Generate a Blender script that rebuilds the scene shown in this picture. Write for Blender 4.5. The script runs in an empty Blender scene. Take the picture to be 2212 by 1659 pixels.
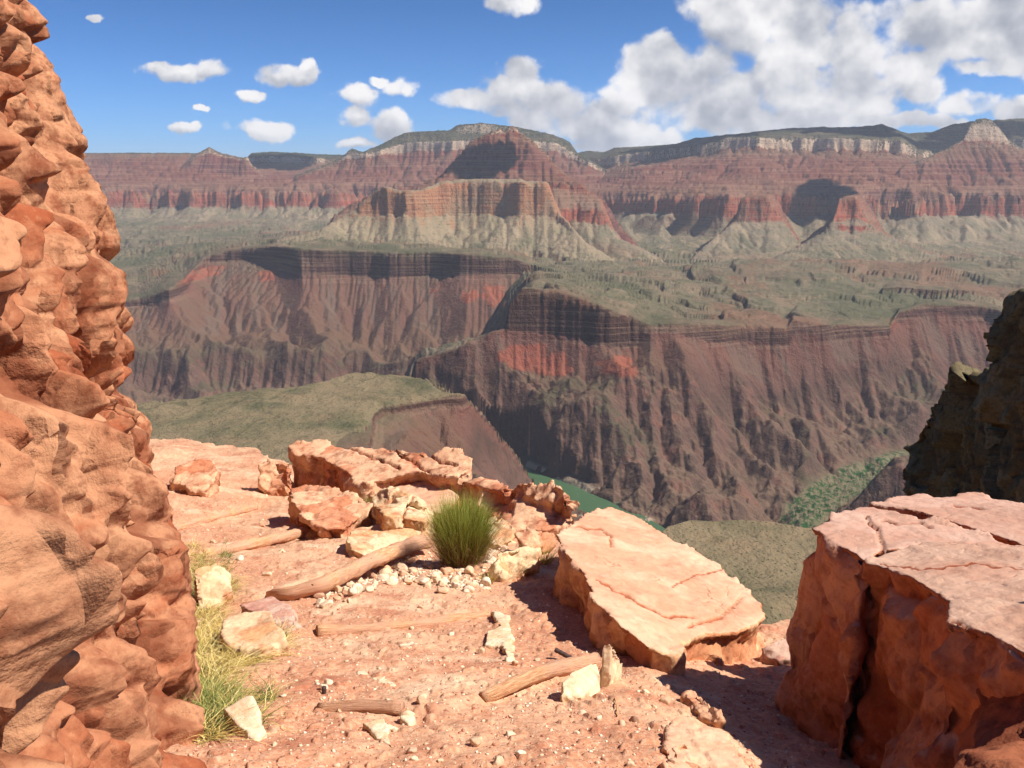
import bpy, math, random
import numpy as np
from mathutils import Vector, Matrix

sc = bpy.context.scene
COL = sc.collection
R = math.radians
# ------------------------------------------------------------------ camera
PITCH = R(13.33)
FD = 1912.0                      # focal length in units of a 2212 px wide picture
cam_d = bpy.data.cameras.new('camera')
cam_d.sensor_width = 36.0
cam_d.lens = 36.0 * FD / 2212.0
cam_d.clip_start = 0.05
cam_d.clip_end = 80000.0
cam = bpy.data.objects.new('camera', cam_d)
cam.location = (0, 0, 0)
cam.rotation_euler = (R(90) - PITCH, 0, 0)
COL.objects.link(cam)
sc.camera = cam
# ------------------------------------------------------------------ exposure
sc.view_settings.view_transform = 'Standard'
sc.view_settings.look = 'None'
sc.view_settings.gamma = 1.0
sc.view_settings.use_curve_mapping = False
sc.view_settings.exposure = 0.58
sc.cycles.use_adaptive_sampling = True
sc.cycles.adaptive_threshold = 0.035
sc.cycles.max_bounces = 5
sc.cycles.diffuse_bounces = 3
sc.cycles.glossy_bounces = 1
sc.cycles.volume_bounces = 1
sc.cycles.transmission_bounces = 1
# ------------------------------------------------------------------ sun
SUN_EL, SUN_AZ = R(51), R(101)   # azimuth clockwise from the view direction
sdir = Vector((math.sin(SUN_AZ) * math.cos(SUN_EL), math.cos(SUN_AZ) * math.cos(SUN_EL), math.sin(SUN_EL)))
sl = bpy.data.lights.new('sun', 'SUN')
sl.energy = 5.0
sl.angle = R(0.53)
sl.color = (1.0, 0.955, 0.88)
so = bpy.data.objects.new('sun', sl)
so.rotation_euler = sdir.to_track_quat('Z', 'Y').to_euler()
so.location = (40, -40, 60)
COL.objects.link(so)


# ------------------------------------------------------------------ node helpers
def lin(r, g, b, k=1.0):
    f = lambda c: ((c / 255 + .055) / 1.055) ** 2.4 if c > 10.3 else c / 255 / 12.92
    return (f(r) * k, f(g) * k, f(b) * k, 1.0)


class NT:
    """small wrapper that lets node trees be written as expressions"""
    def __init__(s, tree):
        s.t = tree
        tree.nodes.clear()

    def n(s, typ, **kw):
        nd = s.t.nodes.new(typ)
        for k, v in kw.items():
            setattr(nd, k, v)
        return nd

    def put(s, sock, v):
        if isinstance(v, bpy.types.NodeSocket):
            s.t.links.new(v, sock)
        elif v is not None:
            sock.default_value = v

    def m(s, op, a, b=None, c=None, clamp=False):
        nd = s.n('ShaderNodeMath', operation=op, use_clamp=clamp)
        s.put(nd.inputs[0], a); s.put(nd.inputs[1], b); s.put(nd.inputs[2], c)
        return nd.outputs[0]

    def vm(s, op, a, b=None, c=None, out=0):
        nd = s.n('ShaderNodeVectorMath', operation=op)
        s.put(nd.inputs[0], a); s.put(nd.inputs[1], b); s.put(nd.inputs[2], c)
        return nd.outputs[out]

    def add(s, a, b): return s.m('ADD', a, b)
    def sub(s, a, b): return s.m('SUBTRACT', a, b)
    def mul(s, a, b): return s.m('MULTIPLY', a, b)

    def ss(s, x, lo, hi, a=0.0, b=1.0, mode='SMOOTHSTEP'):
        nd = s.n('ShaderNodeMapRange', interpolation_type=mode)
        s.put(nd.inputs[0], x)
        for i, v in enumerate((lo, hi, a, b)):
            s.put(nd.inputs[i + 1], v)
        return nd.outputs[0]

    def noise(s, vec, scale, detail=4, rough=.55, out=0, dist=0.0, typ='FBM'):
        nd = s.n('ShaderNodeTexNoise')
        nd.noise_type = typ
        s.put(nd.inputs['Vector'], vec)
        nd.inputs['Scale'].default_value = scale
        nd.inputs['Detail'].default_value = detail
        nd.inputs['Roughness'].default_value = rough
        nd.inputs['Distortion'].default_value = dist
        return nd.outputs[out]

    def voro(s, vec, scale, feature='F1', out=0, rnd=1.0):
        nd = s.n('ShaderNodeTexVoronoi', feature=feature)
        s.put(nd.inputs['Vector'], vec)
        nd.inputs['Scale'].default_value = scale
        nd.inputs['Randomness'].default_value = rnd
        return nd.outputs[out]

    def mix(s, f, a, b, mode='MIX'):
        nd = s.n('ShaderNodeMix', data_type='RGBA', blend_type=mode)
        nd.clamp_factor = True
        s.put(nd.inputs[0], f); s.put(nd.inputs[6], a); s.put(nd.inputs[7], b)
        return nd.outputs[2]

    def ramp(s, f, stops, mode='LINEAR'):
        nd = s.n('ShaderNodeValToRGB')
        cr = nd.color_ramp
        cr.interpolation = mode
        while len(cr.elements) < len(stops):
            cr.elements.new(0.5)
        for e, (p, c) in zip(cr.elements, stops):
            e.position = p
            e.color = c if len(c) == 4 else (*c, 1)
        s.put(nd.inputs[0], f)
        return nd.outputs[0]

    def attr(s, name, out=2):
        return s.n('ShaderNodeAttribute', attribute_name=name).outputs[out]

    def sep(s, v):
        nd = s.n('ShaderNodeSeparateXYZ'); s.put(nd.inputs[0], v)
        return nd.outputs

    def comb(s, x, y, z=0.0):
        nd = s.n('ShaderNodeCombineXYZ')
        s.put(nd.inputs[0], x); s.put(nd.inputs[1], y); s.put(nd.inputs[2], z)
        return nd.outputs[0]

    def bump(s, h, strength, dist, normal=None):
        nd = s.n('ShaderNodeBump')
        s.put(nd.inputs['Height'], h)
        nd.inputs['Strength'].default_value = strength
        nd.inputs['Distance'].default_value = dist
        if normal is not None:
            s.put(nd.inputs['Normal'], normal)
        return nd.outputs[0]

    def finish(s, color, rough=0.9, normal=None, spec=0.2, sheen=None):
        b = s.n('ShaderNodeBsdfPrincipled')
        s.put(b.inputs['Base Color'], color)
        s.put(b.inputs['Roughness'], rough)
        b.inputs['Specular IOR Level'].default_value = spec
        if normal is not None:
            s.put(b.inputs['Normal'], normal)
        o = s.n('ShaderNodeOutputMaterial')
        s.t.links.new(b.outputs[0], o.inputs[0])
        return b


def mat(name):
    m = bpy.data.materials.new(name)
    m.use_nodes = True
    return m, NT(m.node_tree)


# ------------------------------------------------------------------ picture <-> place
CP, SP = math.cos(PITCH), math.sin(PITCH)


def uv(px, py):
    """direction of a sight line as (x/y, z/y)"""
    xc = (px - 1106.0) / FD
    yc = -(py - 829.5) / FD
    dy = CP + yc * SP
    return xc / dy, (-SP + yc * CP) / dy


def at(px, py, Y=None, z=None):
    u, v = uv(px, py)
    if Y is None:
        Y = z / v
    return Vector((u * Y, Y, v * Y))


# ------------------------------------------------------------------ world: sky and clouds
w = bpy.data.worlds.new('World')
sc.world = w
w.use_nodes = True
N = NT(w.node_tree)
sky = N.n('ShaderNodeTexSky', sky_type='NISHITA')
sky.sun_disc = False
sky.sun_elevation = SUN_EL
sky.sun_rotation = SUN_AZ
sky.altitude = 1600
sky.air_density = 1.0
sky.dust_density = 0.3
sky.ozone_density = 2.0
tc = N.n('ShaderNodeTexCoord').outputs['Generated']
sx, sy, sz = N.sep(tc)
skyc = N.mix(1.0, sky.outputs[0], N.mix(N.ss(sz, 0.0, .22), (0.43, 0.85, 1.55, 1), (0.29, 0.62, 1.06, 1)), 'MULTIPLY')
yy = N.m('MAXIMUM', sy, 0.15)
pu = N.m('DIVIDE', sx, yy)
pv = N.m('DIVIDE', sz, yy)
P0 = N.comb(pu, pv, 0.0)
BL = [  # cumulus lobes: centre and half sizes, as seen in a 2212 px wide picture
 (1100,4,62,32),
 (400,152,90,22),(440,148,45,20),(345,146,40,14), (598,158,55,30),(648,155,40,24),(660,135,26,13),(535,212,34,16),
 (398,278,34,12),(565,282,78,25),(438,238,20,7),(500,290,0.1,0.1),
 (765,205,52,26),(770,245,46,26),(870,187,42,27),(820,170,28,12),(842,272,50,34),(780,308,50,15),(860,298,45,24),
 (208,36,15,8),
 (1010,212,70,32),(1080,232,70,34),(1118,155,46,44),(1085,195,60,40),
 (1200,225,95,55),(1230,272,110,42),(1330,262,130,62),(1150,262,80,30),
 (1380,150,66,70),(1450,190,125,90),(1430,110,70,50),(1560,235,170,85),(1650,285,170,30),(1380,310,140,28),
 (1700,70,215,95),(1600,40,130,75),(1560,15,90,60),(1830,110,130,62),(1700,180,230,60),
 (1850,200,170,62),(1960,150,80,66),(1760,250,150,35),(1990,195,70,40),
 (2080,50,190,85),(2180,20,130,80),(2200,110,120,56),(2130,145,90,24),
 (1900,262,70,22),(1980,258,55,18),(2110,222,78,34),(2180,240,80,36),(2050,262,60,18),
 (1290,320,90,16),
]
BL = [b for b in BL if b[2] > 1]


def cloud_field(p):
    f = None
    for (cx, cy, rx, ry) in BL:
        u0, v0 = uv(cx, cy)
        ra, rb = rx / FD * 1.02, ry / FD * 1.05
        q = N.vm('MULTIPLY_ADD', p, (1 / ra, 1 / rb, 0), (-u0 / ra, -v0 / rb, 0))
        d = N.vm('LENGTH', q, out=1)
        if f is None:
            f = d
        else:
            nd = N.n('ShaderNodeMath', operation='SMOOTH_MIN')
            N.put(nd.inputs[0], f); N.put(nd.inputs[1], d); nd.inputs[2].default_value = 0.22
            f = nd.outputs[0]
    return N.sub(1.0, f)


def cloud_noise(p):
    big = N.noise(p, 15, 5, .58)
    return big


def puffs(P, det=5):
    q = N.vm('MULTIPLY_ADD', N.vm('SUBTRACT', N.noise(P, 30, det, .6, out=1), (.5, .5, .5)), (.030, .022, 0), P)
    a_ = N.n('ShaderNodeTexVoronoi', feature='SMOOTH_F1'); N.put(a_.inputs['Vector'], N.vm('MULTIPLY', q, (1, 1.25, 1)))
    a_.inputs['Scale'].default_value = 21; a_.inputs['Smoothness'].default_value = .35
    b_ = N.n('ShaderNodeTexVoronoi', feature='SMOOTH_F1'); N.put(b_.inputs['Vector'], N.vm('MULTIPLY', q, (1, 1.25, 1)))
    b_.inputs['Scale'].default_value = 52; b_.inputs['Smoothness'].default_value = .3
    v1 = N.mul(N.sub(.48, a_.outputs[0]), .95)
    v2 = N.mul(N.sub(.48, b_.outputs[0]), .42)
    return N.add(N.add(v1, v2), N.mul(N.sub(N.noise(P, 90, 3, .62), .5), .30))


wv = N.noise(P0, 22, 5, .6, out=1)
Pw = N.vm('MULTIPLY_ADD', N.vm('SUBTRACT', wv, (.5, .5, .5)), (.045, .030, 0), P0)
D0 = N.m('MINIMUM', cloud_field(Pw), 0.55)
puff = puffs(P0)
D1 = N.add(N.mul(D0, 1.25), puff)
alpha = N.mul(N.ss(D1, -0.02, 0.50), N.ss(D0, -0.32, 0.12))
alpha = N.mul(alpha, N.ss(sy, 0.2, 0.4))
# light: compare each puff with the ones a little towards the sun
puff2 = puffs(N.vm('ADD', P0, (0.0045, 0.0135, 0.0)), 3)
bigp = N.noise(P0, 9, 4, .55)
bigp2 = N.noise(N.vm('ADD', P0, (0.020, 0.040, 0)), 9, 4, .55)
L = N.add(N.mul(N.sub(puff, puff2), .85), N.mul(N.sub(bigp, bigp2), 2.6))
L = N.add(L, N.mul(N.sub(0.50, D1), 0.22))
small = BL[:17]
BL_all = BL
BL = small
s_a = N.m('MAXIMUM', cloud_field(Pw), -.5); s_b = N.m('MAXIMUM', cloud_field(N.vm('ADD', Pw, (.004, .009, 0))), -.5)
L = N.add(L, N.mul(N.sub(s_a, s_b), .75))
lit = N.ss(L, -0.85, 0.80)
ccol = N.mix(lit, (4.2, 4.5, 5.3, 1), (11.2, 11.0, 11.0, 1))
# thin fair-weather cumulus for the part of the sky behind the camera
oth = N.mul(N.ss(N.noise(tc, 5, 6, .6), .55, .72), N.ss(sy, 0.2, 0.0))
fin = N.mix(alpha, skyc, ccol)
fin = N.mix(N.mul(oth, .8), fin, (7, 7.1, 7.4, 1))
bg = N.n('ShaderNodeBackground')
N.put(bg.inputs[0], fin)
bg.inputs[1].default_value = 0.06
wo = N.n('ShaderNodeOutputWorld')
w.node_tree.links.new(bg.outputs[0], wo.inputs[0])
try:
    w.cycles.sampling_method = 'MANUAL'
    w.cycles.sample_map_resolution = 512
except Exception:
    pass


# ------------------------------------------------------------------ numpy noise
def _h(ix, iy, iz, seed):
    h = (ix.astype(np.int64) * 374761393 + iy.astype(np.int64) * 668265263 + iz * 2147483647 + seed * 1274126177) & 0xffffffff
    h = ((h ^ (h >> 13)) * 1274126177) & 0xffffffff
    return (h ^ (h >> 16)) & 0xffffffff


def rnd2(ix, iy, seed=0, k=0):
    return _h(ix, iy, np.int64(k), seed).astype(np.float64) / 4294967295.0


def pn2(x, y, seed=0):
    x0 = np.floor(x); y0 = np.floor(y)
    fx = x - x0; fy = y - y0
    ix = x0.astype(np.int64); iy = y0.astype(np.int64)
    ux = fx * fx * fx * (fx * (fx * 6 - 15) + 10); uy = fy * fy * fy * (fy * (fy * 6 - 15) + 10)

    def g(i, j):
        a = _h(ix + i, iy + j, np.int64(0), seed).astype(np.float64) * (2 * math.pi / 4294967295.0)
        return np.cos(a) * (fx - i) + np.sin(a) * (fy - j)
    a = g(0, 0); b = g(1, 0); c = g(0, 1); d = g(1, 1)
    return ((a + (b - a) * ux) + ((c + (d - c) * ux) - (a + (b - a) * ux)) * uy) * 1.5


def fbm2(x, y, o=4, seed=0, g=.5, l=2.03):
    s = 0; a = 1; t = 0
    for i in range(o):
        s = s + a * pn2(x, y, seed + i * 17); t += a; a *= g; x = x * l + 13.7; y = y * l - 7.1
    return s / t


def rid2(x, y, o=4, seed=0, g=.5, l=2.07):
    s = 0; a = 1; t = 0
    for i in range(o):
        s = s + a * (1 - np.abs(pn2(x, y, seed + i * 31)) * 2); t += a; a *= g; x = x * l + 3.7; y = y * l - 9.1
    return s / t


def pn3(p, seed=0):
    f0 = np.floor(p); f = p - f0
    i = f0.astype(np.int64)
    w_ = f * f * f * (f * (f * 6 - 15) + 10)
    r = 0
    for a in (0, 1):
        for b in (0, 1):
            for c in (0, 1):
                h = _h(i[:, 0] + a, i[:, 1] + b, (i[:, 2] + c) * 1013904223 % 4294967296, seed)
                th = (h & 0xffff) * (2 * math.pi / 65535.0); zz = ((h >> 16) & 0xffff) / 32767.5 - 1
                rr = np.sqrt(np.maximum(0, 1 - zz * zz))
                d = rr * np.cos(th) * (f[:, 0] - a) + rr * np.sin(th) * (f[:, 1] - b) + zz * (f[:, 2] - c)
                wx = w_[:, 0] if a else 1 - w_[:, 0]
                wy = w_[:, 1] if b else 1 - w_[:, 1]
                wz = w_[:, 2] if c else 1 - w_[:, 2]
                r = r + d * wx * wy * wz
    return r * 1.5


def fbm3(p, o=4, seed=0, g=.5, l=2.03):
    s = 0; a = 1; t = 0
    for i in range(o):
        s = s + a * pn3(p, seed + i * 17); t += a; a *= g; p = p * l + 11.3
    return s / t


def blocks2(x, y, seed=0, tilt=.6):
    """cellular facets: every cell is a randomly offset and tilted plane (value, edge distance)"""
    ix = np.floor(x).astype(np.int64); iy = np.floor(y).astype(np.int64)
    best = np.full(x.shape, 9.0); sec = np.full(x.shape, 9.0); val = np.zeros(x.shape)
    for a in (-1, 0, 1):
        for b in (-1, 0, 1):
            cx = ix + a; cy = iy + b
            jx = cx + .1 + .8 * rnd2(cx, cy, seed, 1); jy = cy + .1 + .8 * rnd2(cx, cy, seed, 2)
            dx = x - jx; dy = y - jy
            d = dx * dx + dy * dy
            v = (rnd2(cx, cy, seed, 3) - .5) + tilt * (dx * (rnd2(cx, cy, seed, 4) - .5) * 2 + dy * (rnd2(cx, cy, seed, 5) - .5) * 2)
            nb = d < best
            sec = np.where(nb, best, np.minimum(sec, d))
            val = np.where(nb, v, val)
            best = np.where(nb, d, best)
    return val, np.sqrt(sec) - np.sqrt(best)


def blocks3(p, seed=0, tilt=.6):
    i = np.floor(p).astype(np.int64)
    n = len(p)
    best = np.full(n, 9.0); sec = np.full(n, 9.0); val = np.zeros(n)
    for a in (-1, 0, 1):
        for b in (-1, 0, 1):
            for c in (-1, 0, 1):
                X = i[:, 0] + a; Y_ = i[:, 1] + b; Z = i[:, 2] + c
                r = [_h(X, Y_, Z * 1013904223 % 4294967296, seed * 7 + k).astype(np.float64) / 4294967295.0 for k in range(4)]
                r2 = [(q * 7919.0) % 1.0 for q in r]
                dx = p[:, 0] - (X + .1 + .8 * r[0]); dy = p[:, 1] - (Y_ + .1 + .8 * r[1]); dz = p[:, 2] - (Z + .1 + .8 * r[2])
                d = dx * dx + dy * dy + dz * dz
                v = (r[3] - .5) + tilt * 2 * (dx * (r2[0] - .5) + dy * (r2[1] - .5) + dz * (r2[2] - .5))
                nb = d < best
                sec = np.where(nb, best, np.minimum(sec, d))
                val = np.where(nb, v, val)
                best = np.where(nb, d, best)
    return val, np.sqrt(sec) - np.sqrt(best)


def plates3(p, seed=0, fall=4.0, tilt=.7):
    """angular blocks: tilted flat-topped slabs with steep sides, the highest one wins; continuous"""
    i = np.floor(p).astype(np.int64)
    best = np.full(len(p), -9.0); tone = np.zeros(len(p))
    for a in (-1, 0, 1):
        for b in (-1, 0, 1):
            for c in (-1, 0, 1):
                X = i[:, 0] + a; Y_ = i[:, 1] + b; Z = i[:, 2] + c
                r = [_h(X, Y_, Z * 1013904223 % 4294967296, seed * 7 + k).astype(np.float64) / 4294967295.0 for k in range(4)]
                q = [(v_ * 7919.0) % 1.0 for v_ in r]
                dx = p[:, 0] - (X + .1 + .8 * r[0]); dy = p[:, 1] - (Y_ + .1 + .8 * r[1]); dz = p[:, 2] - (Z + .1 + .8 * r[2])
                g = dx * (q[0] - .5) + dy * (q[1] - .5) + dz * (q[2] - .5)
                th = (q[3] - .5) * 1.6; ct = np.cos(th); st = np.sin(th)
                ey = dy * ct + dz * st; ez = -dy * st + dz * ct
                th = (q[0] - .5) * 1.2; ct = np.cos(th); st = np.sin(th)
                ex = dx * ct + ey * st; ey = -dx * st + ey * ct
                rad = .20 + .26 * q[1]
                ch = np.maximum(np.maximum(np.abs(ex), np.abs(ey) * .85), np.abs(ez) * (.75 + .3 * q[2])) * .8 + (np.abs(ex) + np.abs(ey) + np.abs(ez)) * .16
                f = (r[3] - .5) * 1.5 + tilt * 2 * g - fall * np.maximum(ch - rad, 0)
                m = f > best
                best = np.where(m, f, best); tone = np.where(m, r[3], tone)
    return np.maximum(best, -1.6), tone


def sstep(x, a, b):
    t = np.clip((x - a) / (b - a), 0, 1)
    return t * t * (3 - 2 * t)


# ------------------------------------------------------------------ object helpers
def mesh_np(name, V, F, smooth=True):
    me = bpy.data.meshes.new(name)
    V = np.asarray(V, dtype=np.float32); F = np.asarray(F, dtype=np.int32)
    me.vertices.add(len(V)); me.vertices.foreach_set('co', V.ravel())
    k = F.shape[1]
    me.loops.add(len(F) * k); me.loops.foreach_set('vertex_index', F.ravel())
    me.polygons.add(len(F))
    me.polygons.foreach_set('loop_start', np.arange(0, len(F) * k, k, dtype=np.int32))
    me.polygons.foreach_set('use_smooth', np.full(len(F), smooth, dtype=bool))
    me.update(calc_edges=True)
    return me


def fattr(me, name, vals):
    a = me.attributes.new(name, 'FLOAT', 'POINT')
    a.data.foreach_set('value', np.asarray(vals, dtype=np.float32))


def link(name, me, m=None, parent=None, label=None, cat=None, group=None, kind=None, loc=None):
    o = bpy.data.objects.new(name, me)
    COL.objects.link(o)
    if m is not None and me is not None and not me.materials:
        me.materials.append(m)
    if parent is not None:
        o.parent = parent
    if loc is not None:
        o.location = loc
    for k, v in (('label', label), ('category', cat), ('group', group), ('kind', kind)):
        if v:
            o[k] = v
    return o


def grid_faces(nr, nc):
    i = np.arange(nr - 1)[:, None] * nc + np.arange(nc - 1)[None, :]
    i = i.ravel()
    return np.stack([i, i + 1, i + nc + 1, i + nc], 1)
# ================================================================== CANYON
# every landform: name, warp size, knots near -> far; a knot is (stratum, [(px, py, distance or -elevation)])
LAY = []
def layer(name, warp, knots, tail):
    LAY.append((name, warp, knots, tail))

layer('plateau', .36, [
 (470, [(0,1300,-440.),(2212,1300,-440.)]),
 (480, [(0,1000,-452.),(700,1000,-455.),(850,1050,-500.,330),(1000,1080,-590.,200),(1150,1230,-560.,150),(1240,1300,-470.,470),(1430,1260,-457.),(2212,1260,-457.)]),
 (474, [(0,930,-455.),(700,920,-457.),(790,915,-460.),(830,905,-487.,440),(900,893,-485.,400),(1000,870,-477.,400),(1040,905,1850,260),(1080,955,1900,200),(1120,1005,2000,150),(1150,1045,2200,100),(1185,1120,1700,150),(1240,1210,-457.),(1400,1200,-457.),(1440,1170,-457.),(1600,1160,-457.),(2212,1180,-457.)]),
 (470, [(0,890,-455.),(700,880,-456.),(790,880,-457.),(830,869,-457.),(900,861,-457.),(1000,845,-457.),(1040,885,1900,300),(1080,935,1990,230),(1120,985,2120,150),(1150,1030,2300,100),(1185,1110,1800,200),(1240,1180,-457.),(1400,1170,-457.),(1440,1139,-457.),(1500,1122,-457.),(1600,1125,-457.),(1740,1140,-457.),(2212,1150,-457.)]),
 (480, [(0,872,-452.),(300,858,-452.),(500,835,-452.),(640,822,-450.),(700,806,-450.),(780,797,-450.),(940,804,-450.),(985,827,-452.),(1000,843,-456.),(1040,885,1965),(1080,935,2065),(1120,985,2205),(1150,1030,2390),(1185,1110,1880),(1240,1179,-457.),(1400,1169,-457.),(1440,1138,-457.),(1500,1121,-457.),(1600,1124,-457.),(1740,1139,-457.),(2212,1149,-457.)]),
], [(15,-60,420),(560,-470,90)])

layer('gorge_floor', .3, [
 (20, [(0,1300,-896.),(2212,1300,-896.)]),
 (20, [(0,960,-896.),(2212,960,-896.)]),
], [(500,-10,20)])

layer('spur', .35, [
 (40, [(1380,1165,-900.),(1720,1165,-900.)]),
 (60, [(1385,1160,1900),(1420,1150,2130),(1480,1100,2190),(1545,1060,2200),(1600,1055,2200),(1650,1095,2180),(1705,1150,2130),(1735,1168,1900)]),
 (130, [(1380,1164,1950),(1420,1142,2160),(1470,1085,2250),(1530,1030,2330),(1575,990,2400),(1600,984,2420),(1625,1015,2360),(1665,1075,2270),(1700,1133,2170),(1740,1166,1950)]),
], [(120,-90,60),(500,-500,30)])

layer('ridge', .35, [
 (40, [(1650,1165,-900.),(2212,1165,-900.)]),
 (70, [(1650,1168,1800),(1690,1160,1950),(1760,1130,1960),(1850,1075,1980),(1950,1040,2000),(2212,1000,2000)]),
 (140, [(1650,1167,1850),(1690,1150,2000),(1735,1112,2060),(1790,1075,2100),(1820,1035,2140),(1870,995,2200),(1920,968,2230),(1960,955,2250),(2212,900,2260)]),
], [(100,-90,60),(500,-500,30)])

layer('gorge_wall', .75, [
 (30, [(-200,1000,-896.),(1100,1005,-896.),(1400,960,-896.)]),
 (150,[(-200,850,3850),(300,836,3760),(700,830,3720),(820,828,3700),(960,840,3600),(1150,850,3450),(1400,850,3450)]),
 (300,[(-200,800,3900),(300,778,3830),(480,748,3900),(560,768,3820),(700,765,3820),(820,760,3800),(940,766,3700),(1150,780,3550),(1400,780,3550)]),
 (345,[(-200,740,4020),(300,715,4060),(600,700,4180),(850,690,4150),(1000,700,4020),(1150,700,3950),(1400,700,3900)]),
 (405,[(-200,680,4200),(250,670,4250),(300,662,4280),(360,642,4280),(395,622,4480),(440,570,4880),(520,562,4850),(600,578,4680),(650,592,4480),(830,599,4430),(1000,592,4380),(1100,592,4330),(1200,605,4300),(1330,614,4200),(1500,613,4150),(1700,618,4150),(1850,630,4000),(2000,640,3950),(2212,652,3900)]),
 (462,[(-200,650,4220),(250,652,4265),(300,646,4295),(360,622,4295),(392,604,4500),(440,553,4900),(520,537,4870),(600,530,4700),(700,540,4500),(830,545,4450),(1000,545,4400),(1100,556,4350),(1170,580,4320),(1230,594,4280),(1330,608,4220),(1500,606,4170),(1560,598,4170),(1700,602,4170),(1800,616,4100),(1850,628,4020),(1950,622,3970),(2100,628,3950),(2212,640,3920)]),
 (490,[(-200,560,6000),(250,540,6000),(450,520,6100),(640,515,5700),(700,520,5300),(900,528,4900),(1200,565,4700),(1400,570,4800)]),
], [(1800,-90,500)])

layer('mesa', .55, [
 (30, [(1000,1000,-896.),(1150,1027,-896.),(1220,1052,-896.),(1300,1088,-896.),(1400,1115,-896.),(1430,1130,-896.),(1600,1120,-896.),(1690,1100,-893.),(1740,1065,-888.),(1800,1035,-880.),(1860,1012,-872.),(1950,985,-865.),(2212,960,-860.)]),
 (120,[(900,890,2760),(1000,895,2700),(1050,890,2680),(1130,900,2640),(1185,912,2590),(1250,912,2570),(1400,922,2550),(1480,930,2540),(1560,940,2540),(1640,930,2600),(1760,890,2750),(1880,872,2880),(2000,880,2900),(2212,880,2880)]),
 (240,[(800,815,2900),(940,812,2890),(1000,820,2820),(1130,838,2760),(1185,862,2700),(1250,840,2690),(1330,848,2665),(1430,852,2655),(1490,860,2630),(1560,872,2680),(1640,862,2760),(1760,836,2880),(1880,820,3020),(2000,828,3060),(2212,842,3030)]),
 (405,[(700,840,2950),(800,806,2960),(940,769,2960),(1000,743,2960),(1060,716,2965),(1090,712,2960),(1130,717,2955),(1200,731,2945),(1290,748,2905),(1375,747,2895),(1400,716,2900),(1460,717,2910),(1560,738,2950),(1695,743,3030),(1712,712,3060),(1820,723,3130),(1920,718,3180),(1938,692,3300),(2010,668,3400),(2120,683,3400),(2190,713,3350),(2260,730,3350)]),
 (462,[(700,838,2970),(800,804,2980),(940,767,2980),(1000,741,2980),(1060,714,2985),(1088,706,2980),(1096,655,2975),(1125,622,2980),(1200,630,2965),(1290,655,2925),(1370,688,2915),(1400,702,2915),(1450,697,2930),(1560,700,2970),(1697,708,3050),(1708,690,3080),(1800,698,3150),(1920,703,3200),(1938,672,3320),(2000,652,3420),(2100,656,3420),(2160,668,3380),(2190,692,3370),(2260,705,3370)]),
 (485,[(700,840,3050),(800,806,3050),(940,769,3050),(1000,743,3060),(1060,716,3060),(1086,706,3060),(1100,650,3080),(1125,612,3120),(1200,608,3300),(1300,625,3400),(1500,655,3500),(1700,665,3550),(1950,645,3850),(2100,625,4100),(2212,650,4000)]),
 (490,[(700,850,3300),(1060,730,3300),(1100,640,3500),(1130,600,3700),(1160,588,4100),(1300,590,4300),(1500,590,4500),(1700,582,4600),(2212,600,4400)]),
], [(1200,-110,495)])

layer('tonto_slopes', .8, [
 (490, [(-300,690,4300),(1000,690,4300),(1400,665,3800),(2500,680,3500)]),
 (500, [(-300,500,7700),(700,495,7700),(1250,522,6900),(1420,560,5900),(1700,577,5200),(1900,600,4900),(2212,598,4950)]),
 (610, [(-300,474,8400),(700,472,8450),(1250,495,7550),(1420,508,6950),(1700,512,6300),(1900,518,6350),(2212,518,6600)]),
 (700, [(-300,446,8800),(450,445,8800),(800,446,8800),(1180,448,8400),(1290,455,7800),(1400,458,7400),(1500,462,6900),(1700,466,6700),(1900,465,6900),(2050,465,7000),(2212,462,7100)]),
 (870, [(-300,406,8840),(450,408,8840),(730,412,8840),(800,412,8840),(1180,405,8440),(1290,415,7840),(1400,417,7440),(1500,418,6940),(1800,417,6740),(2050,418,7040),(2212,415,7140)]),
 (1000,[(-300,375,9400),(700,388,9500),(1200,392,9000),(1300,400,8400),(1400,390,8000),(1600,382,7600),(1900,385,7400),(2212,385,7600)]),
 (1150,[(-300,345,10100),(440,347,10100),(560,380,10200),(620,384,10300),(720,374,10300),(1290,392,9000),(1350,372,8700),(1450,352,8500),(1600,345,8300),(1900,350,8200),(2000,355,8100),(2212,352,8200)]),
 (1235,[(-300,331.5,10400),(440,332.5,10400),(530,342,10500),(560,352,11400),(720,352,11400),(1250,372,10400),(1330,354,9800),(1500,335,9200),(1570,322,8800),(1800,325,8700),(1950,331,8800),(2020,347,9000),(2212,330,9300)]),
 (1350,[(-300,330.5,10450),(440,331.5,10450),(530,341,10550),(552,337,11450),(720,340,11450),(1250,352,10450),(1330,334,9850),(1450,318,9350),(1555,306,8850),(1572,296,8830),(1800,296,8730),(1945,302,8830),(1980,326,9000),(2040,325,9100),(2212,300,9320)]),
 (1460,[(-300,328,10650),(210,330,10650),(440,331,10600),(530,341,10700),(545,330,11900),(590,327,12000),(720,334,12000),(1250,329,11500),(1270,325,11500),(1300,328,11400),(1330,319,11000),(1400,316,10800),(1460,310,10500),(1500,299,10300),(1560,291,10100),(1600,286,10000),(1700,277,10000),(1850,273,10000),(1890,271,9900),(1905,267,9900),(1925,277,10000),(1960,288,10000),(2010,284,10000),(2060,268,10000),(2100,262,10000),(2212,252,10000),(2500,245,10000)]),
], [(8000,20,1460),(16000,20,1460)])

layer('far_knob', .2, [
 (1150,[(400,345,9800),(540,345,9800)]),
 (1300,[(410,340,9900),(425,332,9950),(438,325,9950),(452,317,9950),(466,325,9950),(480,331,9950),(530,342,9900)]),
], [(60,-5,1400),(400,-250,1200)])

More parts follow.
